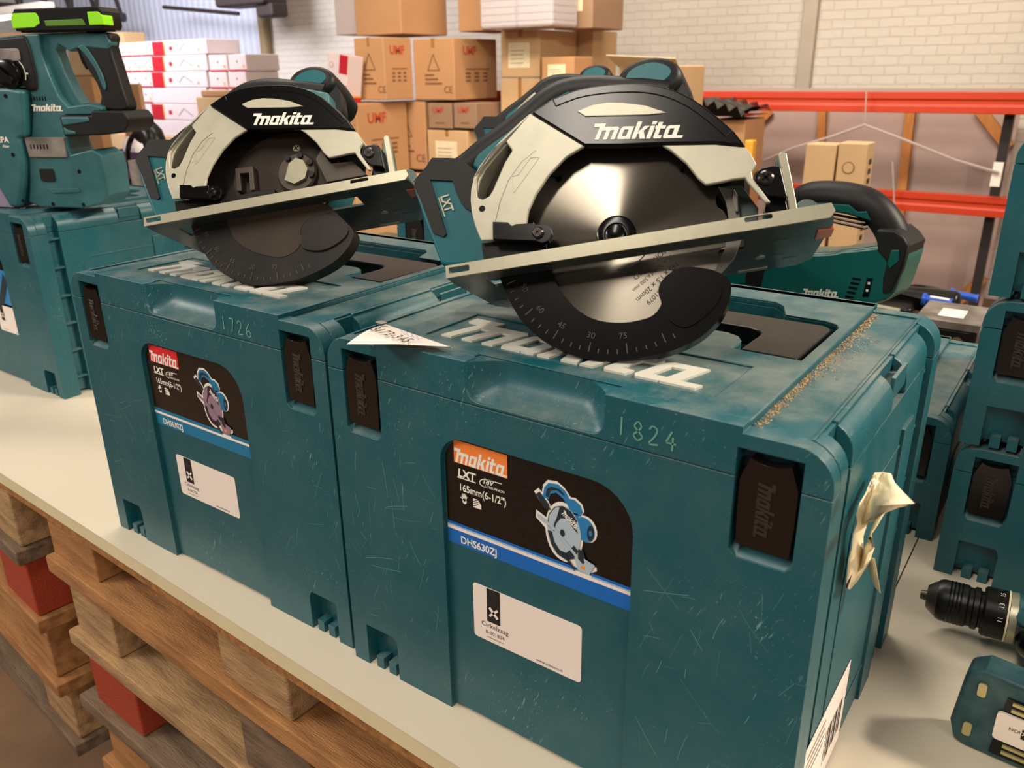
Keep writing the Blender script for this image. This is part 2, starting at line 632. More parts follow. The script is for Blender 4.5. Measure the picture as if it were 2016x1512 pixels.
# slanted heavy wordmark: polygons with x-height 1, drawn glyph by glyph
def wordmark():
    G = []
    T = 0.30

    def q(*p):
        G.append([list(p)])

    def glyph_a(x, tail):
        out = [(x + 0.02, 0.12), (x + 0.12, 0), (x + 0.62, 0), (x + 0.64, 0.06)] + [(x + 0.66, 0), (x + tail, 0), (x + tail, 0.20), (x + 0.93, 0.20), (x + 0.93, 1.0), (x + 0.16, 1.0), (x + 0.02, 0.85)]
        hole = [(x + 0.30, 0.24), (x + 0.62, 0.24), (x + 0.62, 0.76), (x + 0.30, 0.76)]
        G.append([out, hole])
    # M with its long flag
    q((-0.28, 1.0), (0.50, 1.0), (0.50, 1.28), (-0.36, 1.28))
    q((0.12, 0), (0.12 + T, 0), (0.12 + T, 1.1), (0.12, 1.1))
    q((0.40, 0.72), (1.50, 0.72), (1.62, 0.86), (1.48, 1.0), (0.40, 1.0))
    q((0.72, 0), (0.72 + T, 0), (0.72 + T, 0.9), (0.72, 0.9))
    q((1.30, 0), (1.30 + T, 0), (1.30 + T, 0.90), (1.30, 0.88))
    glyph_a(1.72, 0.98)
    q((2.80, 0), (3.10, 0), (3.10, 1.36), (2.80, 1.36))
    q((3.05, 0.38), (3.40, 1.0), (3.78, 1.0), (3.30, 0.42))
    q((3.12, 0.66), (3.40, 0), (3.80, 0), (3.42, 0.74))
    q((3.86, 0), (4.17, 0), (4.17, 1.0), (3.86, 1.0))
    q((3.88, 1.12), (4.19, 1.12), (4.19, 1.36), (3.88, 1.36))
    q((4.34, 0.12), (4.44, 0), (4.92, 0), (4.92, 0.24), (4.64, 0.24), (4.64, 1.28), (4.34, 1.28))
    q((4.24, 0.76), (4.95, 0.76), (4.95, 1.0), (4.24, 1.0))
    glyph_a(5.02, 1.40)
    sh = 0.30
    return [[[(p[0] + sh * p[1], p[1]) for p in l] for l in g] for g in G]


WM = wordmark()     # spans x -0.0 .. 6.45


def put_logo(mb, x, y, w, h, m, axis='y', lo=0.0, hi=None, rot=0.0, xf=None):
    """wordmark fitted in a box w x h from its lower left corner"""
    kx, ky = w / 6.5, h / 1.36
    c, s = math.cos(rot), math.sin(rot)
    for gi, g in enumerate(WM):
        ls = [[(x + (p[0] * kx) * c - (p[1] * ky) * s, y + (p[0] * kx) * s + (p[1] * ky) * c) for p in l] for l in g]
        if hi is None:
            mb.flat(ls, lo + (0.00001 * (gi % 5) * (-1 if axis == 'y' else 1)) / mb.s, m, axis, xf)
        elif axis == 'y':
            mb.prism(ls, lo - 0.00002 * (gi % 5), hi, m, axis, xf)
        else:
            mb.prism(ls, lo, hi + 0.00002 * (gi % 5) / mb.s, m, axis, xf)

# ------------------------------------------------------------------ the stackable tool case
CW, CD = 0.395, 0.313


def case_body_mesh(H, full):
    zs = H - 0.030
    B = MB()
    pt = H - 0.060

    def skin(panel):
        p = [(0, 0), (0.018, 0), (0.018, 0.043), (0.052, 0.043), (0.055, 0.036), (0.055, 0.0)]
        if panel:
            p += [(0.1152, 0.0)] + [(a, b) for a, b in arc(0.137, pt - 0.022, 0.022, 180, 90, 6)] + arc(0.245, pt - 0.032, 0.032, 90, 0, 7) + [(0.277, 0.0)]
        p += [(CW - 0.055, 0), (CW - 0.055, 0.036), (CW - 0.052, 0.043), (CW - 0.018, 0.043), (CW - 0.018, 0), (CW, 0), (CW, zs),
              (CW - 0.017, zs), (CW - 0.017, H - 0.078), (CW - 0.021, H - 0.082), (CW - 0.050, H - 0.082), (CW - 0.055, H - 0.078), (CW - 0.055, zs),
              (0.055, zs), (0.055, H - 0.078), (0.050, H - 0.082), (0.021, H - 0.082), (0.017, H - 0.078), (0.017, zs), (0, zs)]
        return p
    B.prism(skin(True), 0, 0.013, 'teal', 'y')
    B.box(0.112, 0.280, 0.0042, 0.013, 0.004, pt + 0.004, 'teal')
    B.prism(skin(False), CD - 0.013, CD, 'teal', 'y')
    B.box(0.014, CW - 0.014, 0.0128, CD - 0.0128, 0.004, zs, 'teal')
    for x in (0.026, 0.041, CW - 0.049, CW - 0.034):
        B.box(x, x + 0.009, 0.0015, 0.0135, 0.0, 0.012, 'teal')
    for x in (0.0165, CW - 0.0555):
        zl = H - 0.0825
        B.prism([(0.0005, zl), (0.0135, zl), (0.0135, zl + 0.008), (0.0105, zl + 0.0075)], x, x + 0.039, 'teal', 'x')
    for s in (0, 1):
        def X(a):
            return CW - a if s else a
        a, b = sorted((X(0.0), X(0.0145)))
        B.box(a, b, 0.0128, 0.028, 0, zs, 'teal')            # front fin
        B.box(a, b, CD - 0.028, CD - 0.0128, 0, zs, 'teal')
        a, b = sorted((X(0.0025), X(0.0145)))
        B.box(a, b, 0.047, CD - 0.047, 0.003, zs, 'teal')     # side wall
        a, b = sorted((X(0.0), X(0.0145)))
        B.box(a, b, 0.205, 0.240, 0.0, H * 0.80, 'teal')
        n = max(2, int(H / 0.055))
        for y0, y1 in ((0.028, 0.047), (CD - 0.047, CD - 0.028)):
            for i in range(n + 1):
                z = 0.03 + (zs - 0.04) * i / n
                a, b = sorted((X(0.004), X(0.0145)))
                B.box(a, b, y0 - 0.0005, y1 + 0.0005, z - 0.0015, z + 0.0015, 'teal')
        # raised frame on the side wall
        r = rrect(0.075, CD - 0.075, 0.035, H - 0.075, 0.02, 5)
        r2 = rrect(0.0775, CD - 0.0775, 0.0375, H - 0.0775, 0.018, 5)
        a, b = (X(0.0025), X(0.0017))
        B.prism([r, r2], a, b, 'teal', 'x')
    return B


def case_lid_mesh(H):
    zs = H - 0.0294
    B = MB()

    def half(f):
        p = [(0, zs), (0.017, zs), (0.017, H - 0.0115), (0.055, H - 0.0115), (0.055, zs)]
        top = [(0.053, H + 0.002), (0.053, H - 0.002), (0.026, H - 0.002)] + arc(0.022, H - 0.024, 0.022, 90, 180, 6)
        r = [(CW - a, b) for a, b in p[::-1]]
        rt = [(CW - a, b) for a, b in top[::-1]]
        mid = [(0.253, H + 0.002)] + arc(0.243, H - 0.017, 0.010, 0, -90, 5) + arc(0.152, H - 0.017, 0.010, -90, -180, 5) + [(0.142, H + 0.002)] if f else []
        return p + r + rt + mid + top
    B.prism(half(True), 0, 0.013, 'teal', 'y')
    B.prism(half(False), CD - 0.013, CD, 'teal', 'y')
    hole = [(.062, .130), (.112, .130), (.112, .150), (.118, .160), (.128, .165), (.268, .165), (.278, .160), (.284, .150), (.284, .130), (.334, .130), (.334, .222), (.330, .232), (.320, .236),
            (.288, .237), (.278, .262), (.268, .272), (.127, .272), (.117, .262), (.107, .237), (.075, .236), (.066, .232), (.062, .222)]
    B.prism([[(0.014, 0.0128), (0.1400, 0.0128), (0.1400, 0.0210), (0.2550, 0.0210), (0.2550, 0.0128), (CW - 0.014, 0.0128), (CW - 0.014, CD - 0.0128), (0.014, CD - 0.0128)], hole], H - 0.022, H - 0.0035, 'teal', 'z')
    B.box(0.015, CW - 0.015, 0.014, CD - 0.014, zs, H - 0.0215, 'teal')
    B.box(0.139, 0.256, 0.0195, 0.0225, H - 0.023, H + 0.0004, 'teal')
    pl = [(0.053, 0.0128), (0.1400, 0.0128), (0.1400, 0.0128), (0.1400, 0.0200), (0.2550, 0.0200), (0.2550, 0.0128), (CW - 0.053, 0.0128), (CW - 0.053, CD - 0.002), (0.053, CD - 0.002)]
    del pl[2]
    B.prism([pl, hole], H - 0.0035, H + 0.0005, 'teal', 'z')
    B.prism([pl, hole, [(0.076, 0.034), (0.311, 0.034), (0.311, 0.101), (0.076, 0.101)]], H + 0.0005, H + 0.002, 'teal', 'z')
    # ribs along both ends
    for s in (0, 1):
        def X(a):
            return CW - a if s else a
        a, b = sorted((X(0.0165), X(0.0185)))
        B.box(a, b, 0.0128, CD - 0.0128, H - 0.0036, H - 0.0018, 'teal')
        sh = [(X(0.0165), zs)] + [(X(0.0165), H - 0.002), (X(0.013), H - 0.002)] + [(X(0.0205 - 0.018 * math.cos(math.radians(t)) if 0 else 0.0205 + 0.018 * math.cos(math.radians(t))), H - 0.021 + 0.018 * math.sin(math.radians(t))) for t in (114, 130, 146, 162, 180)] + [(X(0.0025), zs)]
        B.prism(sh, 0.047, 0.150, 'teal', 'y')
        B.prism(sh, 0.192, CD - 0.047, 'teal', 'y')
        a, b = sorted((X(0.0065), X(0.0165)))
        B.box(a, b, 0.150, 0.192, zs, H - 0.014, 'teal')
        a, b = sorted((X(0.0035), X(0.0065)))
        B.box(a, b, 0.152, 0.190, H - 0.022, H - 0.006, 'teal')
        fin = [(X(0.0165), zs), (X(0.0165), H - 0.002)] + [(X(0.0205 + 0.0205 * math.cos(math.radians(t))), H - 0.0225 + 0.0205 * math.sin(math.radians(t))) for t in (105, 120, 135, 150, 165, 180)] + [(X(0.0), zs)]
        B.prism(fin, 0.0128, 0.028, 'teal', 'y')
        B.prism(fin, CD - 0.028, CD - 0.0128, 'teal', 'y')
    # finger scoop: a concave sheet between the front skin notch and the lid top
    N, Mr = 22, 9
    rs = []
    for j in range(Mr + 1):
        t = j / Mr
        row = []
        for i in range(N + 1):
            x = 0.1405 + 0.114 * i / N
            e = min(1.0, min(i, N - i) / 5.0)
            e = math.sin(e * PI / 2)
            zlo = H - 0.0275
            z = zlo + (H + 0.0005 - zlo) * t
            y = 0.0015 + 0.0180 * e * (1 - (1 - min(1, t * 1.25)) ** 2.6)
            row.append((x, y, z))
        rs.append(row)
    vs = [p for r in rs for p in r]
    fs = [(j * (N + 1) + i, j * (N + 1) + i + 1, (j + 1) * (N + 1) + i + 1, (j + 1) * (N + 1) + i) for j in range(Mr) for i in range(N)]
    B.add(vs, fs, 'teal')
    tr = rs[-1]
    B.add(tr + [(p[0], 0.0205, p[2]) for p in tr], [(i, i + 1, N + 2 + i, N + 1 + i) for i in range(N)], 'teal')
    return B


def latch_mesh(H, x0):
    B = MB()
    w_ = 0.0335
    z0, z1 = H - 0.0735, H - 0.0165
    prof = [(x0 + 0.001, z0), (x0 + w_ - 0.001, z0), (x0 + w_, z0 + 0.02), (x0 + w_, z1 - 0.014), (x0 + w_ - 0.005, z1)] + \
           [(x0 + w_ / 2 + 0.010 * math.cos(math.radians(t)), z1 - 0.0025 * math.sin(math.radians(t))) for t in range(15, 180, 30)] + [(x0 + 0.005, z1), (x0, z1 - 0.014), (x0, z0 + 0.02)]
    # slightly bowed plate: outline at the front, wider body behind
    B.prism(prof, 0.0012, 0.010, 'black_latch', 'y')
    # raised wordmark reading downwards
    put_logo(B, x0 + 0.011, z1 - 0.013, 0.036, 0.011, 'latch_mark', 'y', 0.0006, 0.0014, rot=-PI / 2)
    return B


def handle_mesh(H):
    B = MB()
    bar = [(.066, .134), (.108, .134), (.108, .172)] + arc(.122, .176, .014, 180, 90, 4) + arc(.274, .176, .014, 90, 0, 4) + [(.288, .172), (.288, .134), (.330, .134)] + \
        arc(.318, .216, .012, 0, 90, 4) + arc(.078, .216, .012, 90, 180, 4)
    B.prism(bar, H - 0.014, H + 0.0008, 'black_plastic', 'z')
    return B


_case_cache = {}


def make_case(H, loc, rotz, label, group=None, name='tool_case', front=None, lidextra=None, bodymat='teal', rear_latches=True, do_logo=True):
    t = thing(name, label, 'tool case', loc, rotz, group)
    key = H
    if key not in _case_cache:
        b = case_body_mesh(H, True).build('body', None, 0.0011, 2)
        l = case_lid_mesh(H).build('lid', None, 0.0011, 2)
        lts = []
        for x0 in (0.0188, CW - 0.0188 - 0.0335):
            lts.append(latch_mesh(H, x0).build('latch', None, 0.0006, 2))
        h = handle_mesh(H).build('carry_handle', None, 0.0025, 3)
        lg = MB()
        put_logo(lg, 0.083, 0.040, 0.215, 0.052, 'lid_white', 'z', H + 0.0005, H + 0.0021)
        g = lg.build('lid_logo', None, flatshade=True)
        _case_cache[key] = (b, l, lts, h, g)
        for o in (b, l, h, g, *lts):
            o.parent = t
        parts = _case_cache[key]
    else:
        src = _case_cache[key]

        def cp(o):
            c = o.copy()
            COL.objects.link(c)
            c.parent = t
            return c
        parts = (cp(src[0]), cp(src[1]), [cp(o) for o in src[2]], cp(src[3]), cp(src[4]))
    # latches on the back face
    for o in parts[2]:
        c = o.copy()
        COL.objects.link(c)
        c.parent = t
        c.matrix_local = Matrix.Translation((CW, CD, 0)) @ Matrix.Rotation(PI, 4, 'Z')
    if front:
        front(t, H)
    return t


def label_panel(t, H, old):
    """the black and blue type label in the sunk front panel"""
    L = MB()
    k = 'label_black_brown' if old else 'label_black'
    blue = 'label_blue_old' if old else 'label_blue'
    pt = H - 0.060
    y = 0.0040
    x0, x1 = 0.1165, 0.2755
    zt, zb = pt - 0.0015, H - 0.140
    out = [(x0, zb), (x1, zb)] + arc(x1 - 0.031, zt - 0.031, 0.031, 0, 90, 8) + arc(x0 + 0.021, zt - 0.021, 0.021, 90, 180, 7)
    L.prism(out, y, y + 0.0004, k, 'y')
    y -= 0.0001
    zz = H - 0.1525
    e = 0.0001
    L.prism([(x0, zz), (x1, zz), (x1, zb + 0.001), (x0, zb + 0.001)], y, y + 0.0005, blue, 'y')
    L.flat([(x0, zb), (x1, zb), (x1, zb + 0.0026), (x0, zb + 0.0026)], y - e, 'white_paper', 'y')
    L.flat([(x0, zb + 0.0026), (x1, zb + 0.0026), (x1, zb + 0.0055), (x0, zb + 0.0055)], y - e, 'label_pale' if not old else 'label_blue_old', 'y')
    L.flat([(x0, zb + 0.0042), (x1, zb + 0.0042), (x1, zb + 0.0065), (x0, zb + 0.0065)], y - 2 * e, blue, 'y')
    lo = MB()
    lo.flat([(0.1255, H - 0.0630), (0.1745, H - 0.0630), (0.1745, H - 0.0815), (0.1255, H - 0.0815)], y - e, 'label_red' if old else 'label_orange', 'y')
    put_logo(lo, 0.1258, H - 0.0812, 0.0485, 0.0125, 'white_logo', 'y', y - 2 * e)
    pr = MB()
    put_text(pr, 'LXT', 0.1285, H - 0.0925, y - e, 'white_logo', 0.0092, bold=0.035, shear=0.1)
    pr.flat(ribbon([(0.1280, H - 0.0934), (0.1455, H - 0.0934)], 0.0009), y - e, 'white_logo', 'y')
    put_text(pr, '18V', 0.1515, H - 0.0915, y - e, 'white_logo', 0.0062, bold=0.02, shear=0.3)
    put_text(pr, 'LITHIUM-ION', 0.1535, H - 0.0945, y - e, 'white_logo', 0.0030, bold=0.01, shear=0.3)
    pr.flat(ribbon(smooth_open([(0.1535, H - 0.0945), (0.1495, H - 0.0930), (0.1505, H - 0.0895), (0.1560, H - 0.0878), (0.1690, H - 0.0872)], 5), 0.0007), y - e, 'white_logo', 'y')
    put_text(pr, '165mm(6-1/2")', 0.1290, H - 0.1040, y - e, 'white_logo', 0.0082, bold=0.018, sx=0.88)
    # hand and saw-cut pictograms
    hx, hz = 0.1320, H - 0.1145
    pr.flat(ellipse(hx + 0.0022, hz + 0.0022, 0.0021, 0.0023, 12), y - e, 'white_logo', 'y')
    for a, l_ in ((0.62, 0.0050), (0.88, 0.0062), (1.12, 0.0066), (1.36, 0.0063), (1.62, 0.0052), (2.5, 0.0046)):
        a2 = a + 0.45 if a < 2 else a
        pr.flat(ribbon([(hx + 0.0022, hz + 0.0022), (hx + 0.0022 + l_ * math.cos(a2), hz + 0.0022 + l_ * math.sin(a2))], 0.0009), y - e, 'white_logo', 'y')
    sx_ = 0.1425
    pr.flat([(sx_, hz), (sx_ + 0.0075, hz), (sx_ + 0.0075, hz + 0.0035), (sx_ + 0.0045, hz + 0.0075), (sx_, hz + 0.0075)], y - e, 'white_logo', 'y')
    for d_ in (0.0012, 0.0032, 0.0050):
        pr.flat(ribbon([(sx_, hz + 0.0010 + d_ - 0.0012), (sx_ + 0.0050, hz + 0.0045 + d_ - 0.002)], 0.0005), y - 2 * e, k, 'y')
    put_text(pr, 'DHS630ZJ', 0.1290, H - 0.1500, y - 2 * e, 'white_logo', 0.0088, bold=0.022, sx=0.92)
    o = L.build('type_label', t, flatshade=True)
    o['label'] = 'black type label with a blue band'
    lo.build('brand_patch', o, flatshade=True)['label'] = ('red' if old else 'orange') + ' brand patch'
    pr.build('label_print', o, flatshade=True)
    # little picture of the saw, built from flat shapes
    q = MB()
    A_, B_, C_ = ('pic_dark', 'pic_blue', 'pic_silver') if not old else ('pic_mauve_dark', 'label_blue_old', 'pic_mauve')
    cx, cz = 0.2225, H - 0.1090
    kk = 0.000180

    def T(l, dx=0, dz=0):
        r = []
        for a, b in l:
            a, b = a * kk + dx, b * kk + dz
            # turned a little and squeezed like the printed view
            r.append((cx + a * 0.82 + b * 0.10, cz + b * 1.02 - a * 0.20))
        return r
    shp = lambda l, m, lv: q.flat(T(l), y - lv * e, m, 'y')
    hnd = [(-132, 96), (-128, 140), (-108, 168), (-60, 184), (-20, 176), (10, 152), (34, 160), (70, 150), (84, 128), (76, 106), (40, 100), (20, 92), (8, 118), (-22, 138), (-62, 146), (-92, 128), (-100, 100)]
    for sc_, m_, lv in ((1.0, 'white_logo', 1),):
        for l in (hnd, ellipse(0, 0, 96, 118, 28), ellipse(104, 62, 56, 52, 20), [(-150, -2), (-152, 22), (-60, 10), (150, -70), (178, -58), (182, -74), (160, -92), (158, -118), (78, -134), (20, -70)], [(-172, 92), (-150, 116), (-90, 84), (-70, 60), (-110, 50), (-140, 66)]):
            shp([(u_ * 1.03 + (4 if u_ > 0 else -4), v_ * 1.03 + (4 if v_ > 0 else -4)) for u_, v_ in l], m_, lv)
            lv += 0.2
    shp(hnd, B_, 3)
    shp([(-118, 108), (-112, 142), (-90, 160), (-50, 168), (-20, 160), (-22, 152), (-60, 158), (-92, 142), (-102, 108)], A_, 4)
    shp([(20, 100), (36, 60), (60, 40), (96, 30), (60, 110)], B_, 3)
    shp(ellipse(104, 62, 54, 50, 22), B_, 3.2)
    shp(ellipse(136, 62, 18, 34, 16), A_, 4)
    shp(ellipse(136, 62, 9, 12, 12), B_, 5)
    shp([(-170, 92), (-150, 112), (-96, 82), (-80, 62), (-110, 54), (-140, 68)], A_, 4)
    shp(ellipse(0, 0, 92, 112, 30), C_, 4.5)
    shp([(-92, -10), (-90, 40), (-62, 86), (-20, 108), (24, 106), (62, 80), (50, 52), (10, 66), (-24, 52), (-46, 16), (-50, -20)], A_, 5)
    shp([(-88, -8), (-86, 38), (-60, 82), (-36, 96), (-44, 50), (-56, 10), (-58, -18)], C_, 5.5)
    shp([(-10, 88), (30, 84), (56, 58), (74, 30), (50, 40), (20, 60), (-12, 70)], A_, 6)
    put_logo(q, *T([(-24, 74)])[0], 0.0150, 0.0046, 'white_logo', 'y', y - 7 * e, rot=-0.62)
    shp([(60, -28), (86, -40), (70, -84), (30, -110), (-20, -108), (-60, -80), (-86, -30), (-62, -24), (-44, -62), (-10, -84), (24, -80), (44, -56)], A_, 6)
    shp(ellipse(-6, -4, 13, 15, 14), A_, 7)
    shp([(-148, 2), (-148, 18), (-60, 4), (120, -76), (118, -92), (-50, -14)], C_, 8)
    shp([(70, -74), (176, -62), (158, -112), (96, -122)], C_, 8.5)
    shp([(86, -30), (112, -26), (132, -60), (120, -84), (90, -72)], A_, 9)
    shp([(120, -56), (180, -58), (180, -66), (124, -68)], C_, 9.5)
    shp([(112, -92), (134, -88), (130, -104), (110, -104)], 'pic_orange', 9.6)
    shp([(20, -84), (80, -120), (82, -134), (14, -98)], A_, 9.2)
    q.build('saw_picture', o, flatshade=True)['label'] = 'small printed picture of a circular saw'


def asset_sticker(t, x0, x1, z0, z1, word, code, y=0.0038, slant=0.0, name='asset_sticker', parent_label='white rental sticker with a black cross mark'):
    B = MB()
    B.prism(rrect(x0, x1, z0, z1, 0.003, 3), y, y + 0.0003, 'white_paper', 'y')
    o = B.build(name, t, flatshade=True)
    o['label'] = parent_label
    p = MB()
    y -= 0.0001
    w_, h_ = x1 - x0, z1 - z0
    bx = x0 + w_ * 0.135
    p.flat([(bx, z1 - h_ * 0.62), (bx + w_ * 0.13, z1 - h_ * 0.62), (bx + w_ * 0.13, z1), (bx, z1 - 0.0004)], y, 'ink', 'y')
    cx, cz, s = bx + w_ * 0.065, z1 - h_ * 0.43, w_ * 0.040
    p.flat(ribbon([(cx - s, cz + s), (cx + s, cz - s)], w_ * 0.026), y - 0.0001, 'white_paper', 'y')
    p.flat(ribbon([(cx - s, cz - s), (cx + s, cz + s)], w_ * 0.020), y - 0.0001, 'white_paper', 'y')
    put_text(p, word, cx + w_ * 0.01, z1 - h_ * 0.735, y, 'ink', h_ * 0.125, center=True)
    put_text(p, code, cx + w_ * 0.01, z1 - h_ * 0.86, y, 'ink', h_ * 0.095, center=True)
    p.flat([(cx - w_ * 0.07, z0 + h_ * 0.085), (cx + w_ * 0.09, z0 + h_ * 0.085), (cx + w_ * 0.09, z0 + h_ * 0.075), (cx - w_ * 0.07, z0 + h_ * 0.075)], y, 'ink', 'y')
    put_text(p, 'www.jobxion.nl', x0 + w_ * 0.72, z0 + h_ * 0.05, y, 'ink', h_ * 0.075, center=True)
    p.build('sticker_print', o, flatshade=True)


def chalk_number(t, s, x, z, size):
    D = {'1': [[(0.25, 1), (0.22, 0)]], '7': [[(0.0, 1), (0.5, 1.0), (0.2, 0.0)]],
         '2': [[(0.0, 0.78), (0.18, 1), (0.45, 0.85), (0.35, 0.5), (0.02, 0.02), (0.55, 0.05)]],
         '6': [[(0.42, 1), (0.08, 0.55), (0.05, 0.15), (0.3, 0), (0.5, 0.2), (0.35, 0.45), (0.08, 0.35)]],
         '8': [[(0.3, 0.5), (0.08, 0.75), (0.28, 1), (0.48, 0.78), (0.3, 0.5), (0.04, 0.25), (0.28, 0), (0.55, 0.22), (0.3, 0.5)]],
         '4': [[(0.35, 1), (0.02, 0.35), (0.6, 0.35)], [(0.42, 0.7), (0.4, -0.05)]]}
    B = MB()
    for i, ch in enumerate(s):
        for st in D[ch]:
            pts = st if ch in '147' else smooth_open(st, 5)
            pp = [(x + (i * 0.95 + a) * size, z + b * size * 1.05 - i * size * 0.04) for a, b in pts]
            for q_ in range(len(pp) - 1):
                B.flat(ribbon(pp[q_:q_ + 2], size * 0.10), -0.0003, 'chalk', 'y')
    B.build('scratched_number', t, flatshade=True)['label'] = 'number %s scratched into the plastic' % s

# ------------------------------------------------------------------ circular saw (drawn in millimetres, blade axis = z)
K = 0.00092
SHELL_L = [(-92, 6), (-103, 7.5), (-105.5, 15), (-107.5, 23), (-109, 33), (-109, 42), (-108, 50), (-105, 60), (-100, 68), (-91, 77), (-82, 85), (-73, 91.5), (-64, 98), (-55, 103.5), (-15, 68), (-30, 62), (-44, 51), (-56, 37), (-63, 25), (-66.5, 12), (-67, 4)]
SLOT = [(-77, 85), (-72, 76), (-79, 67), (-85, 56), (-90, 47), (-94, 42), (-99, 40.5), (-103, 43), (-103.5, 50), (-102.5, 58), (-100, 64), (-92, 73), (-85, 80)]
BLACK = [(-54, 103), (-37, 110.5), (-18, 114), (1, 113.5), (19, 111), (36, 107), (53, 99.5), (69, 87.5), (84.5, 70.5), (94.5, 57), (101, 44.5), (80, 51), (42, 58), (10, 63), (-15, 68), (-35, 86)]
SHELL_R = [(42, 57.5), (80, 50.5), (101, 44), (104, 39), (107, 30), (103, 25), (103, 20), (113, 0), (109.5, 0), (99, 18), (98, 21), (90, 21.5), (79, 21), (70, 21), (65, 27), (58, 40), (48, 52)]
GUARD = [(-97, 8), (-95, -8), (-92, -26), (-81, -54), (-67, -72), (-50, -85), (-31, -94), (-12, -98), (10, -98), (31, -96), (52, -89), (67, -78), (75, -67), (79, -56), (78, -49), (71, -42), (61, -37.5), (51, -35.5), (41, -36), (33, -40), (28, -46), (27, -53), (28, -60), (22, -67), (13, -69.5), (-1, -70), (-19, -66), (-33, -57), (-43, -44), (-50, -30), (-53, -18), (-53, 2)]
GUARD_A = [(-94, 8), (-92, -9), (-90, -23), (-83, -42), (-70, -66), (-52, -83), (-26, -96), (1, -98), (29, -96), (58, -87), (76, -74), (84, -60), (81, -50), (70, -36), (60, -24), (42, -16), (20, -15), (0, -20), (-20, -10), (-52, -2)]
OUTER = [(-105.5, 15), (-107.5, 23), (-109, 33), (-109, 42), (-108, 50), (-105, 60), (-100, 68), (-91, 77), (-82, 85), (-73, 91.5), (-64, 98), (-54, 103), (-37, 110), (-18, 113.5), (1, 113), (19, 110.5), (36, 106.5), (53, 99), (69, 87), (84, 70), (94, 57), (100.5, 45), (104, 37)]
HANDLE = [(14, 156), (-8, 155), (-28, 154), (-48, 149), (-68, 141), (-92, 127), (-113, 108), (-126, 99), (-133, 100), (-140, 108), (-150, 110), (-160, 104), (-162, 96), (-155, 75), (-146, 50), (-136, 44), (-124, 52), (-112, 72), (-98, 92), (-74, 112), (-48, 126), (-20, 132), (10, 134), (26, 140)]
BATT = [(-150, 107), (-159, 106), (-163, 102), (-176, 91), (-172, 69), (-167, 49), (-162, 33), (-157, 16), (-154, 11), (-138, 8), (-108, 6), (-104, 30), (-108, 60), (-120, 90), (-130, 101), (-141, 104)]


def screw(B, x, y, z, r, m='screw_metal'):
    B.lathe([(z, r), (z + 3, r), (z + 4.2, r * 0.75)], m, (x, y, 0), (0, 0, 1), 18)
    for a in (0.6, 0.6 + PI / 2):
        c, s = math.cos(a), math.sin(a)
        t, l = r * 0.14, r * 0.62
        B.flat([(x + c * l - s * t, y + s * l + c * t), (x - c * l - s * t, y - s * l + c * t), (x - c * l + s * t, y - s * l - c * t), (x + c * l + s * t, y + s * l - c * t)], z + 4.4, 'black_gloss', 'z')


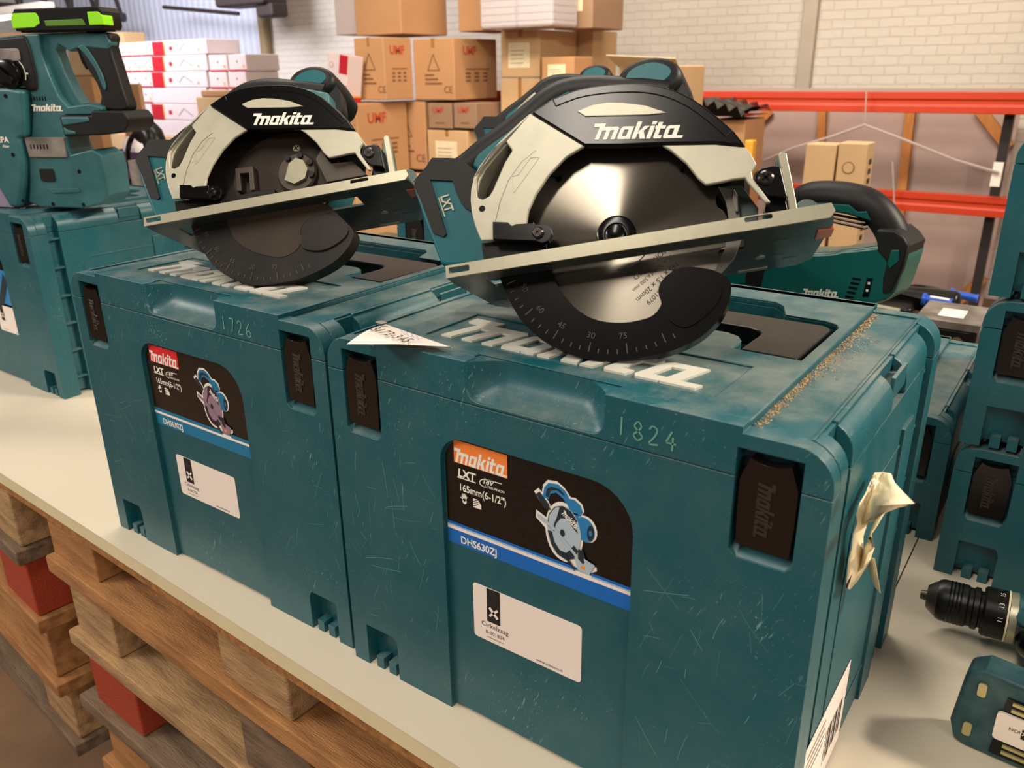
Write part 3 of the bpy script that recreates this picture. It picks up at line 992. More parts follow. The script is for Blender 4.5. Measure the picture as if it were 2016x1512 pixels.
def make_saw(label, mat3, loc, blade=True, guard='black', group='battery circular saws'):
    t = thing('circular_saw', label, 'circular saw', loc, mat3=mat3, group=group)

    def mb():
        return MB(K)
    # housing: pale metal shell
    B = mb()
    B.prism([SHELL_L, SLOT], 15.5, 19, 'shell_white')
    B.prism(SHELL_R, 15, 19, 'shell_white')
    inner = [(a * 0.955, b * 0.955) for a, b in OUTER]
    B.prism(OUTER + inner[::-1], -18, 16, 'shell_white')
    slotin = [(a * 0.97 - 2, b * 0.97 + 1) for a, b in SLOT]
    B.prism(slotin, -8, -4, 'steel_dark')
    sh = B.build('upper_guard', t, 1.2 * K, 3)
    B = mb()
    ar = [(-58, 67), (-51, 66), (-60, 56), (-74, 41), (-74, 55), (-69, 55), (-58, 67)]
    for q_ in range(6):
        B.prism(ribbon(ar[q_:q_ + 2], 0.6), 18.9, 19.35, 'shell_white')
    B.flat(ribbon([(-90, 10), (-90, 21), (-85, 36), (-77, 52), (-65, 65), (-53, 72)], 0.45), 19.15, 'alu_dark')
    B.lathe([(19.02, 2.6), (19.12, 2.6)], 'black_gloss', (-100, 33, 0), n=14)
    B.lathe([(-4, 2.4), (-3.6, 2.4)], 'black_gloss', (-97, 47, 0), n=12)
    B.build('moulded_mark', sh, flatshade=True)
    # dark back wall of the housing
    B = mb()
    back = [(a * 0.97, b * 0.97) for a, b in OUTER] + [(95, 10), (60, -5), (-60, -5), (-95, -2)]
    B.prism(back, -19, -14, 'guard_dusty')
    B.prism(ellipse(12, 22, 60, 50, 30), -14, -9, 'bowl_dusty' if not blade else 'guard_dusty')
    B.build('housing_back', t, 1.0 * K, 2)
    # black cover with wordmark
    B = mb()
    B.prism(BLACK, 13, 20.5, 'black_gloss')
    B.prism([(a, b) for a, b in smooth_open([(-37, 110.3), (-18, 113.8), (1, 113.3), (19, 110.8), (36, 106.8), (53, 99.3), (69, 87.3), (84.3, 70.3), (94.3, 57)], 2)] + [(a * 0.93, b * 0.93) for a, b in smooth_open([(94.3, 57), (84.3, 70.3), (69, 87.3), (53, 99.3), (36, 106.8), (19, 110.8), (1, 113.3), (-18, 113.8), (-37, 110.3)], 2)], 18, 21.0, 'black_gloss')
    cv = B.build('top_cover', t, 2.2 * K, 3)
    cv['label'] = 'glossy black cover over the blade housing'
    B = mb()
    B.prism([(-18, 96), (-6, 98.5), (6, 98), (17, 95.5), (34, 89.5), (49, 80.5), (34, 82), (10, 86.5), (-12, 90.5)], 18, 21.6, 'shell_white')
    B.build('silver_inlay', cv, 0.5 * K, 2)
    B = mb()
    a = math.atan2(59.5 - 71, 59 + 5)
    put_logo(B, -8, 70.8, 67, 13.5, 'white_logo', 'z', 20.3, 21.1, rot=a)
    B.build('brand_lettering', cv, flatshade=True)
    # swinging lower guard
    g = smooth_closed(GUARD if blade else GUARD_A, 3)
    gm = 'guard_black' if guard == 'black' else 'guard_dusty'
    B = mb()
    B.prism(g, 5, 8, gm)
    rim_o = smooth_open(GUARD[:19] if blade else GUARD_A[:14], 3)
    cen = Vector((0, -15))
    rim_i = [tuple(cen + (Vector(p) - cen) * 0.955) for p in rim_o]
    B.prism(rim_o + rim_i[::-1], -13, 7, gm)
    if not blade:
        B.prism(smooth_closed([(-50, -22), (-43, -44), (-23, -61), (3, -71), (20, -68), (29, -58), (29, -47), (34, -39), (54, -35), (66, -30), (50, -20), (20, -16), (0, -21), (-20, -12), (-48, -8)], 3), 7.4, 8.6, 'bowl_dusty')
        B.prism(smooth_closed([(34, -39), (56, -34), (70, -40), (80, -55), (70, -66), (50, -72), (30, -66), (30, -52)], 3), 8.2, 10.5, gm)
    else:
        B.prism(smooth_closed([(-48, -24), (-38, -48), (-18, -64), (5, -69), (24, -66), (27, -53), (60, -40), (75, -60), (50, -88), (0, -96), (-50, -82), (-90, -26)], 3), -13, -10, gm)
        B.prism(smooth_closed([(34, -46), (50, -42), (66, -46), (72, -58), (60, -72), (44, -80), (32, -72), (34, -58)], 3), 7, 9.5, gm)
    gd = B.build('lower_guard', t, 1.1 * K, 3)
    B = mb()
    for i in range(22):
        an = math.radians(196 + i * 4.6)
        r0, r1 = (88, 91.5) if i % 4 else (84, 91.5)
        B.prism(ribbon([(r0 * math.cos(an), r0 * math.sin(an) - 2), (r1 * math.cos(an), r1 * math.sin(an) - 2)], 0.8), 7.9, 8.4, 'guard_mark')
    for an, s_ in ((200, '90'), (216, '60'), (232, '45'), (250, '30'), (268, '75')):
        an = math.radians(an)
        put_text(B, s_, 79 * math.cos(an) - 3, 79 * math.sin(an) - 3, 8.45, 'guard_mark', 6.5, axis='z', rot=an + PI / 2)
    B.build('depth_scale', gd, flatshade=True)
    # blade
    if blade:
        n = 24
        out = []
        for i in range(n):
            a0 = 2 * PI * i / n
            da = 2 * PI / n
            out += [(82.5 * math.cos(a0), 82.5 * math.sin(a0)), (80.3 * math.cos(a0 + da * 0.30), 80.3 * math.sin(a0 + da * 0.30)), (77.5 * math.cos(a0 + da * 0.42), 77.5 * math.sin(a0 + da * 0.42)),
                    (76.8 * math.cos(a0 + da * 0.6), 76.8 * math.sin(a0 + da * 0.6)), (78 * math.cos(a0 + da * 0.85), 78 * math.sin(a0 + da * 0.85))][::1]
        D = MB(K)
        D.prism([out, ellipse(0, 0, 6, 6, 16)], -0.8, 0.8, 'steel')
        bl = D.build('blade', t)
        B = mb()
        for an in (127.2, 37.2, 217.2, 307.2):
            an = math.radians(an)
            B.lathe([(0.82, 2.6), (0.9, 2.6)], 'black_gloss', (67 * math.cos(an), 67 * math.sin(an), 0), n=14)
            B.flat(ribbon([(67 * math.cos(an), 67 * math.sin(an)), (73 * math.cos(an + 0.03), 73 * math.sin(an + 0.03)), (80 * math.cos(an + 0.02), 80 * math.sin(an + 0.02))], 1.3), 0.9, 'black_gloss')
        rot = math.radians(216)
        ux, uy = math.cos(rot + PI / 2), math.sin(rot + PI / 2)
        for k_, (s_, sz) in enumerate([('FOR WOOD', 5.6), ('Max. Speed 6,500 min', 4.3), ('165 x 1.5 x 20mm', 5.6), ('HW Kg.D-51079', 5.4)]):
            d_ = 13 + k_ * 7.0
            bx, by = 34 + ux * (d_ - 13), -16 + uy * (d_ - 13)
            put_text(B, s_, bx, by, 0.95, 'ink', sz, axis='z', rot=rot)
        put_logo(B, 40 + 30 * ux * 0.9, -20 + 34 * uy, 40, 9, 'ink', 'z', 0.95, rot=rot)
        arc_ = [(27 * math.cos(math.radians(a_)), 27 * math.sin(math.radians(a_))) for a_ in range(265, 342, 6)]
        B.flat(ribbon(arc_, 0.9), 0.95, 'ink')
        B.flat([(24.5, -7), (28.5, -9.5), (25, -13)], 0.95, 'ink')
        B.build('blade_print', bl, flatshade=True)
        B = mb()
        B.lathe([(0.8, 15), (3.5, 15), (4.5, 13.5), (4.5, 9), (3.2, 8.5), (3.2, 7), (8, 7), (8.6, 6)], 'black_gloss', n=30)
        B.build('clamp_flange', t)
        B = mb()
        B.prism([(79, 25), (90, 20), (92, 4), (91, -19), (84, -32), (71, -44), (67, -42), (78, -24), (83.5, -4), (83, 12)], -1, 1, 'steel_dark')
        B.prism([(74, 28), (96, 26), (106, 6), (104, -6), (84, -6), (84, 10)], -14, -8, 'alu_dark')
        B.prism([(88, 12), (90, 20), (92, 14), (91, 2), (89, 2)], -8, 4, 'steel_dark')
        B.build('riving_knife', t, 0.4 * K, 1)
    else:
        B = mb()
        B.lathe([(-12, 22), (-4, 22), (-2, 20), (-2, 15)], 'dusty_metal', (26, 22, 0), n=26)
        B.prism([(14, 14), (20, 31), (28, 36), (36, 32), (40, 22), (36, 12), (24, 8)], -4, 2, 'alu')
        for a_ in range(0, 180, 45):
            B.lathe([(-2, 3.2), (1, 3.2)], 'guard_dusty', (26 + 18 * math.cos(math.radians(a_ - 20)), 22 + 18 * math.sin(math.radians(a_ - 20)), 0), n=10)
        B.build('bearing_flange', t)['label'] = 'pale round bearing flange'
        B = mb()
        B.lathe([(-12, 13), (2, 13), (4, 11), (4, 7), (10, 7)], 'guard_dusty', (5, -12, 0), n=24)
        B.build('spindle', t)
        B = mb()
        B.prism([(-39, 10), (-39, 36), (-19, 35), (-19, 8), (-24, 8), (-24, 28), (-34, 29), (-34, 10)], -12, 4, 'dusty_metal')
        B.prism([(-66, 4), (-20, 8), (2, 6), (2, 1), (-64, -2)], -6, 2, 'guard_dusty')
        B.build('inner_bracket', t, 0.8 * K, 2)
        B = mb()
        screw(B, 27, 50, -9, 4.2, 'alu')
        screw(B, 40, 30, -6, 3.2)
        B.build('screw', t)
        B = mb()
        B.prism([(50, 30), (58, 40), (66, 22), (90, 20), (104, 2), (60, 2)], -10, 4, 'dusty_metal')
        B.build('chip_deflector', t, 1.0 * K, 2)
    # sole plate: flat sheet with a window, a turned-up near edge and slots
    B = mb()

    def Q(l):
        return l
    o = [(-130, 30), (-130, 10), (-121, -78), (-112, -88), (135, -88), (146, -74), (153, 12), (152, 26), (149, 30)]
    win = [(-104, 9), (-104, -16), (92, -16), (92, 9)]
    B.prism([o, win], -21.4, -18.5, 'sole_dark', 'y')
    pl = B.build('base_plate', t, 0.5 * K, 2)
    B = mb()
    flo = [(-130, -21.4), (149, -21.4), (153, -17), (151, -11.0), (60, -10.6), (-50, -11.2), (-130, -11.6)]
    B.prism([flo, rrect(93, 112, -15.3, -11.9, 1.2, 2), rrect(-127.5, -111, -18.2, -13.6, 0.8, 2)], 27.4, 30.1, 'alu')
    B.build('edge_flange', pl, 0.5 * K, 2)['label'] = 'turned-up front edge with two slots'
    B = mb()
    for (x, z) in ((120, -10), (118, -50), (-112, -60), (128, -62)):
        B.prism(rrect(x - 5, x + 5, z - 4, z + 4, 1, 2), -21.8, -21.2, 'alu_dark', 'y')
    B.prism([(a, b) for a, b in rrect(88, 112, -84, -78, 1, 2)], -22.0, -21.2, 'alu', 'y')
    B.lathe([(-22.2, 4), (-21.2, 4)], 'alu', (105, 0, -45), (0, 1, 0), 14)
    B.build('pressed_mark', pl, flatshade=True)
    B = mb()
    B.prism([(143, 6), (143, -16), (154.5, -14), (154.5, 4)], -22.6, -14.5, 'orange_lens', 'y')
    B.build('cut_indicator', pl, 0.6 * K, 2)['label'] = 'orange sight marker'
    # depth/rip clamp at the back
    B = mb()
    B.prism([(-92, 5), (-91, 19), (-79, 16.5), (-76, 13), (-73, 14), (-60, 12.5), (-59, 13.5), (-58, -2)], 19, 25, 'black_gloss')
    B.prism([(-105, 8), (-104, -10), (-53, -14), (-53, 4), (-92, 7)], -6, 12, 'black_plastic')
    B.prism([(-62, 0), (-61, 12), (-50, 10.5), (-46.5, 7), (-46, 2), (-49, -3), (-54, -4)], 17, 23.5, 'black_gloss')
    cl = B.build('guide_clamp', t, 0.8 * K, 2)
    B = mb()
    screw(B, -56.5, 4.5, 22, 4.6)
    B.build('screw', cl)
    # front bevel bracket and quadrant
    B = mb()
    B.prism([(103, 19), (105, 25), (110, 27.5), (118, 27.5), (123, 25.5), (125, 2), (121, 3), (112, 6), (105, 14)], 6, 17, 'black_gloss')
    B.prism([(119, 27.5), (123.5, 25), (125, -6), (110, -10), (108, -2)], -30, 8, 'black_gloss')
    fb = B.build('bevel_bracket', t, 1.2 * K, 2)
    B = mb()
    screw(B, 112.0, 19.0, 15, 5.6)
    B.build('screw', fb)
    B = mb()
    B.prism([(124, 41), (126.5, 43), (130, 41.5), (132, 6), (132, -18), (126, -18), (126, 6)], -6, 1.5, 'alu')
    B.prism([(121.5, 38), (124, 41), (126, 40), (127, 6), (127, -18), (122, -18), (121, 20)], -34, -3, 'alu_dark')
    B.lathe([(0, 9), (3, 9)], 'alu_dark', (141, 2, -22), (0, 0.2, 1), 22)
    B.build('bevel_quadrant', t, 0.8 * K, 2)
    # motor
    B = mb()
    B.lathe([(-19, 40), (-40, 40), (-48, 36), (-60, 36), (-108, 34), (-114, 28), (-116, 14)], 'teal_tool', (22, 38, 0), (0, 0, 1), 34)
    B.prism([(-30, 100), (60, 92), (80, 60), (70, 20), (-50, 20), (-90, 60)], -34, -18, 'teal_tool')
    B.build('motor_housing', t, 1.5 * K, 2)
    # handle, battery mount, knob
    B = mb()
    hp = smooth_open([(50, 130), (30, 137), (8, 142), (-14, 148), (-34, 150), (-50, 146), (-66, 136), (-88, 123), (-110, 112), (-128, 101), (-140, 96)], 3)
    rs = []
    for i, (x, y) in enumerate(hp):
        x0, y0 = hp[max(i - 1, 0)]
        x1, y1 = hp[min(i + 1, len(hp) - 1)]
        d_ = Vector((x1 - x0, y1 - y0)).normalized()
        n_ = Vector((-d_.y, d_.x))
        rs.append([(x + n_.x * 15 * math.cos(2 * PI * k / 16), y + n_.y * 15 * math.cos(2 * PI * k / 16), -56 + 16 * math.sin(2 * PI * k / 16)) for k in range(16)])
    B.rings(rs, 'rubber')
    B.prism([(-118, 104), (-100, 113), (-60, 132), (-40, 128), (-80, 100), (-104, 60), (-118, 46), (-126, 56), (-128, 92)], -74, -43, 'rubber')
    hd = B.build('main_handle', t, smooth_ang=60)
    B = mb()
    B.prism([(-30, 149), (-51, 141.5), (-63, 138), (-78, 131), (-91, 126), (-104, 120), (-108, 114), (-116, 111), (-120, 104), (-122.5, 95), (-116, 90), (-100, 98), (-75, 116), (-45, 132), (-28, 140)], -70, -40.5, 'teal_bright')
    B.build('handle_inlay', hd, 3 * K, 3, 50)
    B = mb()
    B.prism([(-95, 96), (-60, 122), (-10, 132), (30, 132), (60, 120), (60, 96), (20, 110), (-40, 104), (-80, 78), (-104, 40), (-112, 40), (-112, 62)], -68, -30, 'teal_tool')
    B.build('handle_bridge', hd, 3 * K, 3, 50)
    B = mb()
    B.prism(smooth_closed(BATT, 2), -92, -36, 'teal_bright')
    bt = B.build('battery_mount', t, 3.2 * K, 3, 50)
    B = mb()
    B.prism([(-158, 106), (-156, 108), (-141, 105), (-130, 102), (-120, 91), (-116, 80), (-116, 54), (-125, 54), (-129, 57), (-133, 63), (-137, 74), (-139, 83.5), (-160, 88.5), (-159, 88), (-148, 37), (-151, 35), (-160, 40), (-167, 64), (-174.5, 86), (-172.5, 92), (-162, 101)], -70, -34.0, 'rubber')
    B.build('rubber_pad', bt, 1.5 * K, 2)
    B = mb()
    rt_ = math.radians(-76)
    put_text(B, 'LXT', -151.5, 72, -35.0, 'alu', 11, axis='z', bold=0.03, shear=0.15, rot=rt_, sx=0.8)
    B.flat(ribbon([(-153, 71), (-148.5, 53)], 1.0), -35.0, 'alu')
    B.build('series_lettering', bt, flatshade=True)
    # front knob
    B = mb()
    rs = []
    for (z, cx, cy, rx, ry) in [(-44, 36, 147, 22, 14), (-46, 36, 147, 25.5, 16.5), (-50, 36, 146.5, 27.5, 18.2), (-60, 37, 145, 28.5, 19), (-80, 41, 140, 29, 20), (-98, 45, 135, 27, 19), (-106, 47, 133, 20, 15)]:
        rs.append([(p[0], p[1], z) for p in ellipse(cx, cy, rx, ry, 28, -0.06)])
    B.rings(rs, 'rubber')
    B.prism(smooth_closed([(0, 118), (4, 134), (14, 146), (40, 152), (62, 140), (66, 122), (60, 100), (10, 104)], 3), -74, -52, 'rubber')
    kb = B.build('front_knob', t, 0, smooth_ang=50)
    B = mb()
    B.prism(smooth_closed([(17, 149), (24, 156), (40, 158), (52, 152), (54, 145), (46, 139), (30, 137), (20, 140)], 3), -47, -43.2, 'teal_bright')
    B.build('knob_inlay', kb, 0.5 * K, 2)
    return t

# ================================================================== SCENE
# ---- room
FL = -0.745
B = MB()
B.box(-13, 4.5, -4.0, 6.2, FL - 0.1, FL, 'floor_concrete')
struct(B.build('floor'))
B = MB()
B.box(-7.25, 4.5, 5.75, 5.95, FL, 2.5, 'brick')
struct(B.build('wall_back'))
B = MB()
# thin corrugated sheet wall further left
N = 150
row = [(-12.6 + 5.4 * i / N, 5.9 + 0.018 * math.sin(i * PI / 1.5)) for i in range(N + 1)]
B.add([(a, b, z) for z in (FL, 2.5) for a, b in row], [(i, i + 1, N + 2 + i, N + 1 + i) for i in range(N)], 'sheet_corr')
struct(B.build('wall_corrugated', smooth_ang=80))
B = MB()
B.box(-12.9, -12.6, -4.0, 6.2, FL, 2.5, 'brick')
struct(B.build('wall_left'))
B = MB()
B.box(-13, 4.5, -4.0, 6.2, 2.35, 2.5, 'ceiling_grey')
struct(B.build('ceiling'))

# ---- table
B = MB()
# main board runs along x; its near edge follows the photograph (slightly askew)
TE = [(-1.75, 0.036), (0.385, -0.056)]
BK = 0.97


def board(x0, x1, name, label):
    def ye(x):
        return TE[0][1] + (x - TE[0][0]) * (TE[1][1] - TE[0][1]) / (TE[1][0] - TE[0][0])
    t = thing(name, label, 'table top', ((x0 + x1) / 2, 0.45, -0.042))
    M_ = MB()
    ox, oy, oz = (x0 + x1) / 2, 0.45, -0.042
    pts = [(x0 - ox, ye(x0) - oy), (x1 - ox, ye(x1) - oy), (x1 - ox, BK - oy), (x0 - ox, BK - oy)]
    M_.prism(pts, -0.0012 - oz, 0 - oz, 'table_white')
    p2 = [(x0 - ox, ye(x0) - oy + 0.0004), (x1 - ox, ye(x1) - oy + 0.0004), (x1 - ox, BK - oy), (x0 - ox, BK - oy)]
    M_.prism(p2, -0.019 - oz, -0.0012 - oz, 'table_edge')
    M_.build('white_board', t)
    M_ = MB()
    p3 = [(x0 - ox, ye(x0) - oy + 0.004), (x1 - ox, ye(x1) - oy + 0.004), (x1 - ox, BK - oy), (x0 - ox, BK - oy)]
    M_.prism(p3, -0.034 - oz, -0.019 - oz, 'chipboard')
    M_.build('chipboard_base', t)
    return t


board(-1.75, 0.3835, 'table_top', 'long white laminated board on pallets carrying the two saw cases')
board(0.3850, 1.35, 'table_top', 'white board at the right, beyond the seam, under the stacked cases')


def pallet(loc, rotz, label, n=0, red=False, L=1.22, W=0.72, group='pallets stacked under the table', h=0.1225, bt=0.024, edge='wood', pitch=0.41, off=0.0):
    """pallet lying face down: deck boards below, blocks on top; origin at its front left bottom corner"""
    t = thing('wooden_pallet', label, 'pallet', loc, rotz, group)
    r = random.Random(n)
    ys = (0.004, W / 2 - 0.05, W - 0.1)
    for i, y in enumerate(ys):
        for j in range(3):
            x = off + j * pitch
            if x + 0.13 > L:
                continue
            b = MB()
            m = ('wood_red' if (red and i == 0 and j != 1) else ('wood', 'wood_pale', 'wood_grey')[(n + j + i) % 3])
            b.box(x, x + 0.125 + r.uniform(-0.01, 0.005), y + r.uniform(0, 0.006), y + 0.098, bt, h, m)
            b.build('block', t, 0.003, 1)
    nb = 5
    for i in range(nb):
        b = MB()
        y = i * (W - 0.13) / (nb - 1)
        dx = r.uniform(-0.012, 0.004)
        b.box(dx, L, y - (0.003 if i == 0 else 0), y + 0.13, 0, bt, edge if i == 0 else 'deck')
        b.build('deck_board', t, 0.0025, 1)
    return t


pallet((-0.625, 0.002, -0.144), math.radians(-2.4), 'bare pine pallet, topmost under the white board, right-hand stack', 0, h=0.110, bt=0.027, edge='wood', off=0.004)
pallet((-0.622, 0.006, -0.2665), math.radians(-2.4), 'rough pale pallet second from the top of the right-hand stack', 1, edge='wood_pale', off=0.012)
pallet((-0.628, 0.004, -0.389), math.radians(-2.2), 'pallet with red painted blocks, third in the right-hand stack', 2, red=True, edge='wood_grey', off=0.03)
pallet((-0.620, 0.010, -0.5115), math.radians(-2.4), 'stamped pine pallet, fourth in the right-hand stack', 3, edge='wood', off=0.02)
pallet((-0.612, 0.006, -0.634), math.radians(-2.4), 'grey pallet fifth in the right-hand stack', 4, edge='wood_grey', off=0.02)
pallet((-0.625, 0.006, -0.7445), math.radians(-2.4), 'lowest pallet of the right-hand stack, on the floor', 5, h=0.110, off=0.01)
lnames = ['grey weathered pallet on top of the left-hand stack under the board', 'pine pallet second in the left-hand stack', 'pallet with red ends, third in the left-hand stack', 'fourth pallet of the left-hand stack']
for k in range(4):
    pallet((-1.885, 0.105 + 0.004 * k, -0.034 - 0.1225 * (k + 1)), math.radians(-5.5), lnames[k], k + 2, red=(k == 1), L=1.20, W=0.40, edge=('wood_grey', 'wood', 'wood', 'wood_grey')[k], off=0.245)

# ---- tool cases
C_B = make_case(0.315, (0, 0, 0), 0, 'large teal tool case in front right, numbered 1824, orange brand patch', 'tall tool cases')
label_panel(C_B, 0.315, False)
asset_sticker(C_B, 0.1395, 0.2385, 0.0835, 0.1335, 'Cirkelzaag', 'B-001824')
chalk_number(C_B, '1824', 0.263, 0.2925, 0.0115)
C_A = make_case(0.315, (-0.4043, 0.0055, 0), 0, 'large teal tool case in front left, numbered 1726, red brand patch', 'tall tool cases')
label_panel(C_A, 0.315, True)
asset_sticker(C_A, 0.1415, 0.2400, 0.0865, 0.1330, 'Cirkelzaag', 'B-001726')
chalk_number(C_A, '1726', 0.262, 0.2915, 0.0120)
HL = 0.303
C_L = make_case(HL, (-1.268, 0.181, 0), 0.0, 'teal tool case at the far left under the rotary hammer', 'tall tool cases')
B = MB()
B.prism(rrect(0.1165, 0.2755, HL - 0.165, HL - 0.0615, 0.02, 4), 0.0040, 0.0044, 'label_black', 'y')
B.prism([(0.1165, HL - 0.165), (0.2755, HL - 0.165), (0.2755, HL - 0.10), (0.1165, HL - 0.10)], 0.0038, 0.0044, 'pic_blue', 'y')
B.prism([(0.20, HL - 0.16), (0.23, HL - 0.15), (0.262, HL - 0.105), (0.272, HL - 0.120), (0.24, HL - 0.163)], 0.0034, 0.0044, 'pic_dark', 'y')
o = B.build('type_label', C_L, flatshade=True)
o['label'] = 'black and blue type label'
asset_sticker(C_L, 0.205, 0.300, 0.090, 0.142, '', '', y=0.0038)
C_F = make_case(0.315, (-0.396, 0.505, 0), 0, 'teal tool case in the second row, behind the gap between the two front cases', 'tall tool cases')
C_E = make_case(0.150, (0.003, 0.5135, 0), 0, 'low teal tool case on the table behind the front right case', 'low tool cases')
ds = ['low teal tool case at the bottom of the right-hand stack', 'low teal tool case in the middle of the right-hand stack', 'low teal tool case on top of the right-hand stack']
for k in range(3):
    make_case(0.150, (0.4100, 0.4535, 0.1515 * k), 0, ds[k], 'low tool cases')

# ---- saws
def M3(a):
    return ((a[0], a[1], a[2]), (a[3], a[4], a[5]), (a[6], a[7], a[8]))


MA = M3([0.84006, -0.37267, 0.39422, 0.51642, 0.32681, -0.79152, 0.16614, 0.86851, 0.46699])
MBm = M3([0.89296, -0.34365, 0.29073, 0.41021, 0.35535, -0.83991, 0.18532, 0.86927, 0.45828])
saw_B = make_saw('circular saw with a bright steel blade, standing on the front right case', MBm, (0.20625, 0.09575, 0.39423 + 0.0015))
saw_A = make_saw('circular saw without a blade, dusty inside, on the front left case', MA, (-0.17371, 0.10371, 0.39502 + 0.0008), blade=False, guard='dusty')
saw_C = copy_tree(saw_B)
saw_C.location = (0.20625 - 0.366, 0.09575 + 0.547, 0.3957)
saw_C['label'] = 'third circular saw, mostly hidden behind the one with the bright blade'


def wear_marks(t, seed, long_ones, flecks=None):
    """pale scratches and residue on the front face"""
    r = random.Random(seed)
    B = MB()
    H = 0.315
    for i in range(long_ones):
        side = r.random()
        x = r.uniform(0.003, 0.108) if side < 0.5 else r.uniform(0.285, 0.392)
        z = r.uniform(0.05, 0.225)
        a = r.choice([1.35, 1.7, 1.2, 0.2, 2.2, 1.5]) + r.uniform(-0.2, 0.2)
        l_ = r.uniform(0.008, 0.05) * r.random() + 0.004
        n = 6
        c = r.uniform(-0.3, 0.3)
        pts = []
        px_, pz_ = x, z
        for k in range(n):
            pts.append((px_, pz_))
            px_ += math.cos(a + c * k / n) * l_ / n
            pz_ += math.sin(a + c * k / n) * l_ / n
        if all((0.001 < p[0] < 0.113 or 0.279 < p[0] < 0.394) and 0.045 < p[1] < H - 0.084 for p in pts):
            B.flat(ribbon(pts, r.uniform(0.00012, 0.0004)), -0.0002, 'scuff', 'y')
    if flecks:
        for i in range(90):
            x = flecks[0] + abs(r.gauss(0, 0.012)) * (1 if r.random() < 0.6 else -0.4)
            z = flecks[1] + r.gauss(0, 0.006)
            s_ = r.uniform(0.0003, 0.0012)
            B.flat([(x, z), (x + s_, z + s_ * 0.3), (x + s_ * 0.7, z + s_), (x - s_ * 0.2, z + s_ * 0.8)], -0.0002, 'scuff', 'y')
    B.build('scratch_marks', t, flatshade=True)


wear_marks(C_B, 5, 110)
wear_marks(C_A, 9, 80, (0.150, 0.268))

# ---- rack with red beams against the back wall, panels behind it
RY = 4.30


def wbox(u0, u1, v0, v1, Y):
    """rectangle on the plane y = Y from photograph coordinates: x0, x1, z0, z1"""
    um, vm = (u0 + u1) / 2, (v0 + v1) / 2
    return P2W(u0, vm, 1, Y).x, P2W(u1, vm, 1, Y).x, P2W(um, v1, 1, Y).z, P2W(um, v0, 1, Y).z


for nm, z0, x0, lab in (('rack_beam', 0.290, -3.6, 'upper bright red rack beam under the white brick wall'), ('rack_beam', -0.197, -3.6, 'lower bright red rack beam behind the long brown boxes')):
    t = thing(nm, lab, 'rack beam', (-1.4, RY, z0), 0, 'red rack beams')
    B = MB()
    prof = [(0, 0), (0.045, 0), (0.045, 0.093), (0.03, 0.101), (0, 0.101), (0, 0.066), (0.007, 0.060), (0.007, 0.040), (0, 0.034)]
    B.prism(prof, x0 + 1.4, 1.7, 'beam_red', 'x')
    B.build('beam', t, 0.003, 2)
    B = MB()
    for s_ in (x0 + 1.4, 1.66):
        B.box(s_, s_ + 0.05, -0.006, 0.05, -0.04, 0.13, 'beam_red')
    B.build('end_bracket', t, 0.003, 1)
# rack uprights
for (u, lab) in ((1955, 'thin black rack post at the right end of the red beams'),):
    x = P2W(u, 400, 1, RY + 0.15).x
    B = MB()
    B.box(-0.022, 0.022, -0.03, 0.03, 0, 0.33 - FL, 'black_post')
    o = B.build('rack_post', None, 0.002, 1)
    o.location = (x, RY + 0.15, FL)
    tag(o, lab, 'rack post')
# sheet with wooden battens standing behind the beams
x0, x1, z0, z1 = wbox(1445, 1958, 205, 640, RY + 0.30)
t = thing('partition_panel', 'mauve-grey sheet with timber battens standing behind the red beams', 'panel', ((x0 + x1) / 2, RY + 0.3, FL))
B = MB()
B.box(-1.6, (x1 - x0) / 2 + 0.02, 0.06, 0.075, 0, 0.40 - FL, 'panel_mauve')
B.build('sheet', t)
ox, oz = (x0 + x1) / 2, FL


def batten(u0, v0, u1, v1, w_):
    a, b = P2W(u0, v0, 1, RY + 0.3), P2W(u1, v1, 1, RY + 0.3)
    B = MB()
    B.prism(ribbon([(a.x - ox, a.z - oz), (b.x - ox, b.z - oz)], w_), 0.02, 0.058, 'batten', 'y')
    B.build('batten', t, 0.003, 1)


batten(1617, 200, 1606, 420, 0.045)
batten(1792, 200, 1745, 640, 0.050)
batten(1512, 218, 1462, 268, 0.055)
batten(1925, 215, 1985, 292, 0.055)
batten(1935, 548, 1880, 600, 0.055)
batten(1700, 196, 1300, 200, 0.05)
# pale strip of wall post right of the panel and white gutter pipe above
B = MB()
a = P2W(1600, 0, 1, 5.70)
b = P2W(1575, 176, 1, 5.70)
B.box(-0.05, 0.05, -0.045, 0.0, 0, 2.35 - FL, 'pipe_white')
B.box(-0.062, 0.062, -0.052, 0.0, 1.9, 1.96, 'pipe_white')
o = B.build('drain_pipe', None, 0.008, 2)
o.location = ((a.x + b.x) / 2, 5.745, FL)
tag(o, 'flat white downpipe on the brick wall above the red rack', 'pipe')
B = MB()
B.lathe([(0, 0.055), (2.35 - FL, 0.055)], 'pipe_brown', n=16)
o = B.build('drain_pipe')
c_ = P2W(522, 110, 1, 5.66)
o.location = (c_.x, 5.68, FL)
tag(o, 'round tan downpipe where the brick meets the corrugated sheet', 'pipe')
B = MB()
q0, q1 = P2W(322, 14, 1, 5.5), P2W(470, 27, 1, 5.5)
B.tube([q0, q1], 0.02, 'truss', 8)
tag(B.build('conduit_rod', at=q0), 'thin dark rod crossing in front of the corrugated wall', 'rod')
# dark motor housing / hoist up under the ceiling
q = P2W(505, 8, 1, 5.2)
B = MB()
B.box(-0.45, 0.28, -0.15, 0.15, -0.02, 0.45, 'truss')
B.box(0.10, 0.34, -0.10, 0.10, -0.13, 0.0, 'truss')
o = B.build('ceiling_heater', None, 0.03, 2)
o.location = (q.x, q.y, q.z)
tag(o, 'dark red-brown unit hanging under the ceiling above the tan downpipe', 'heater')
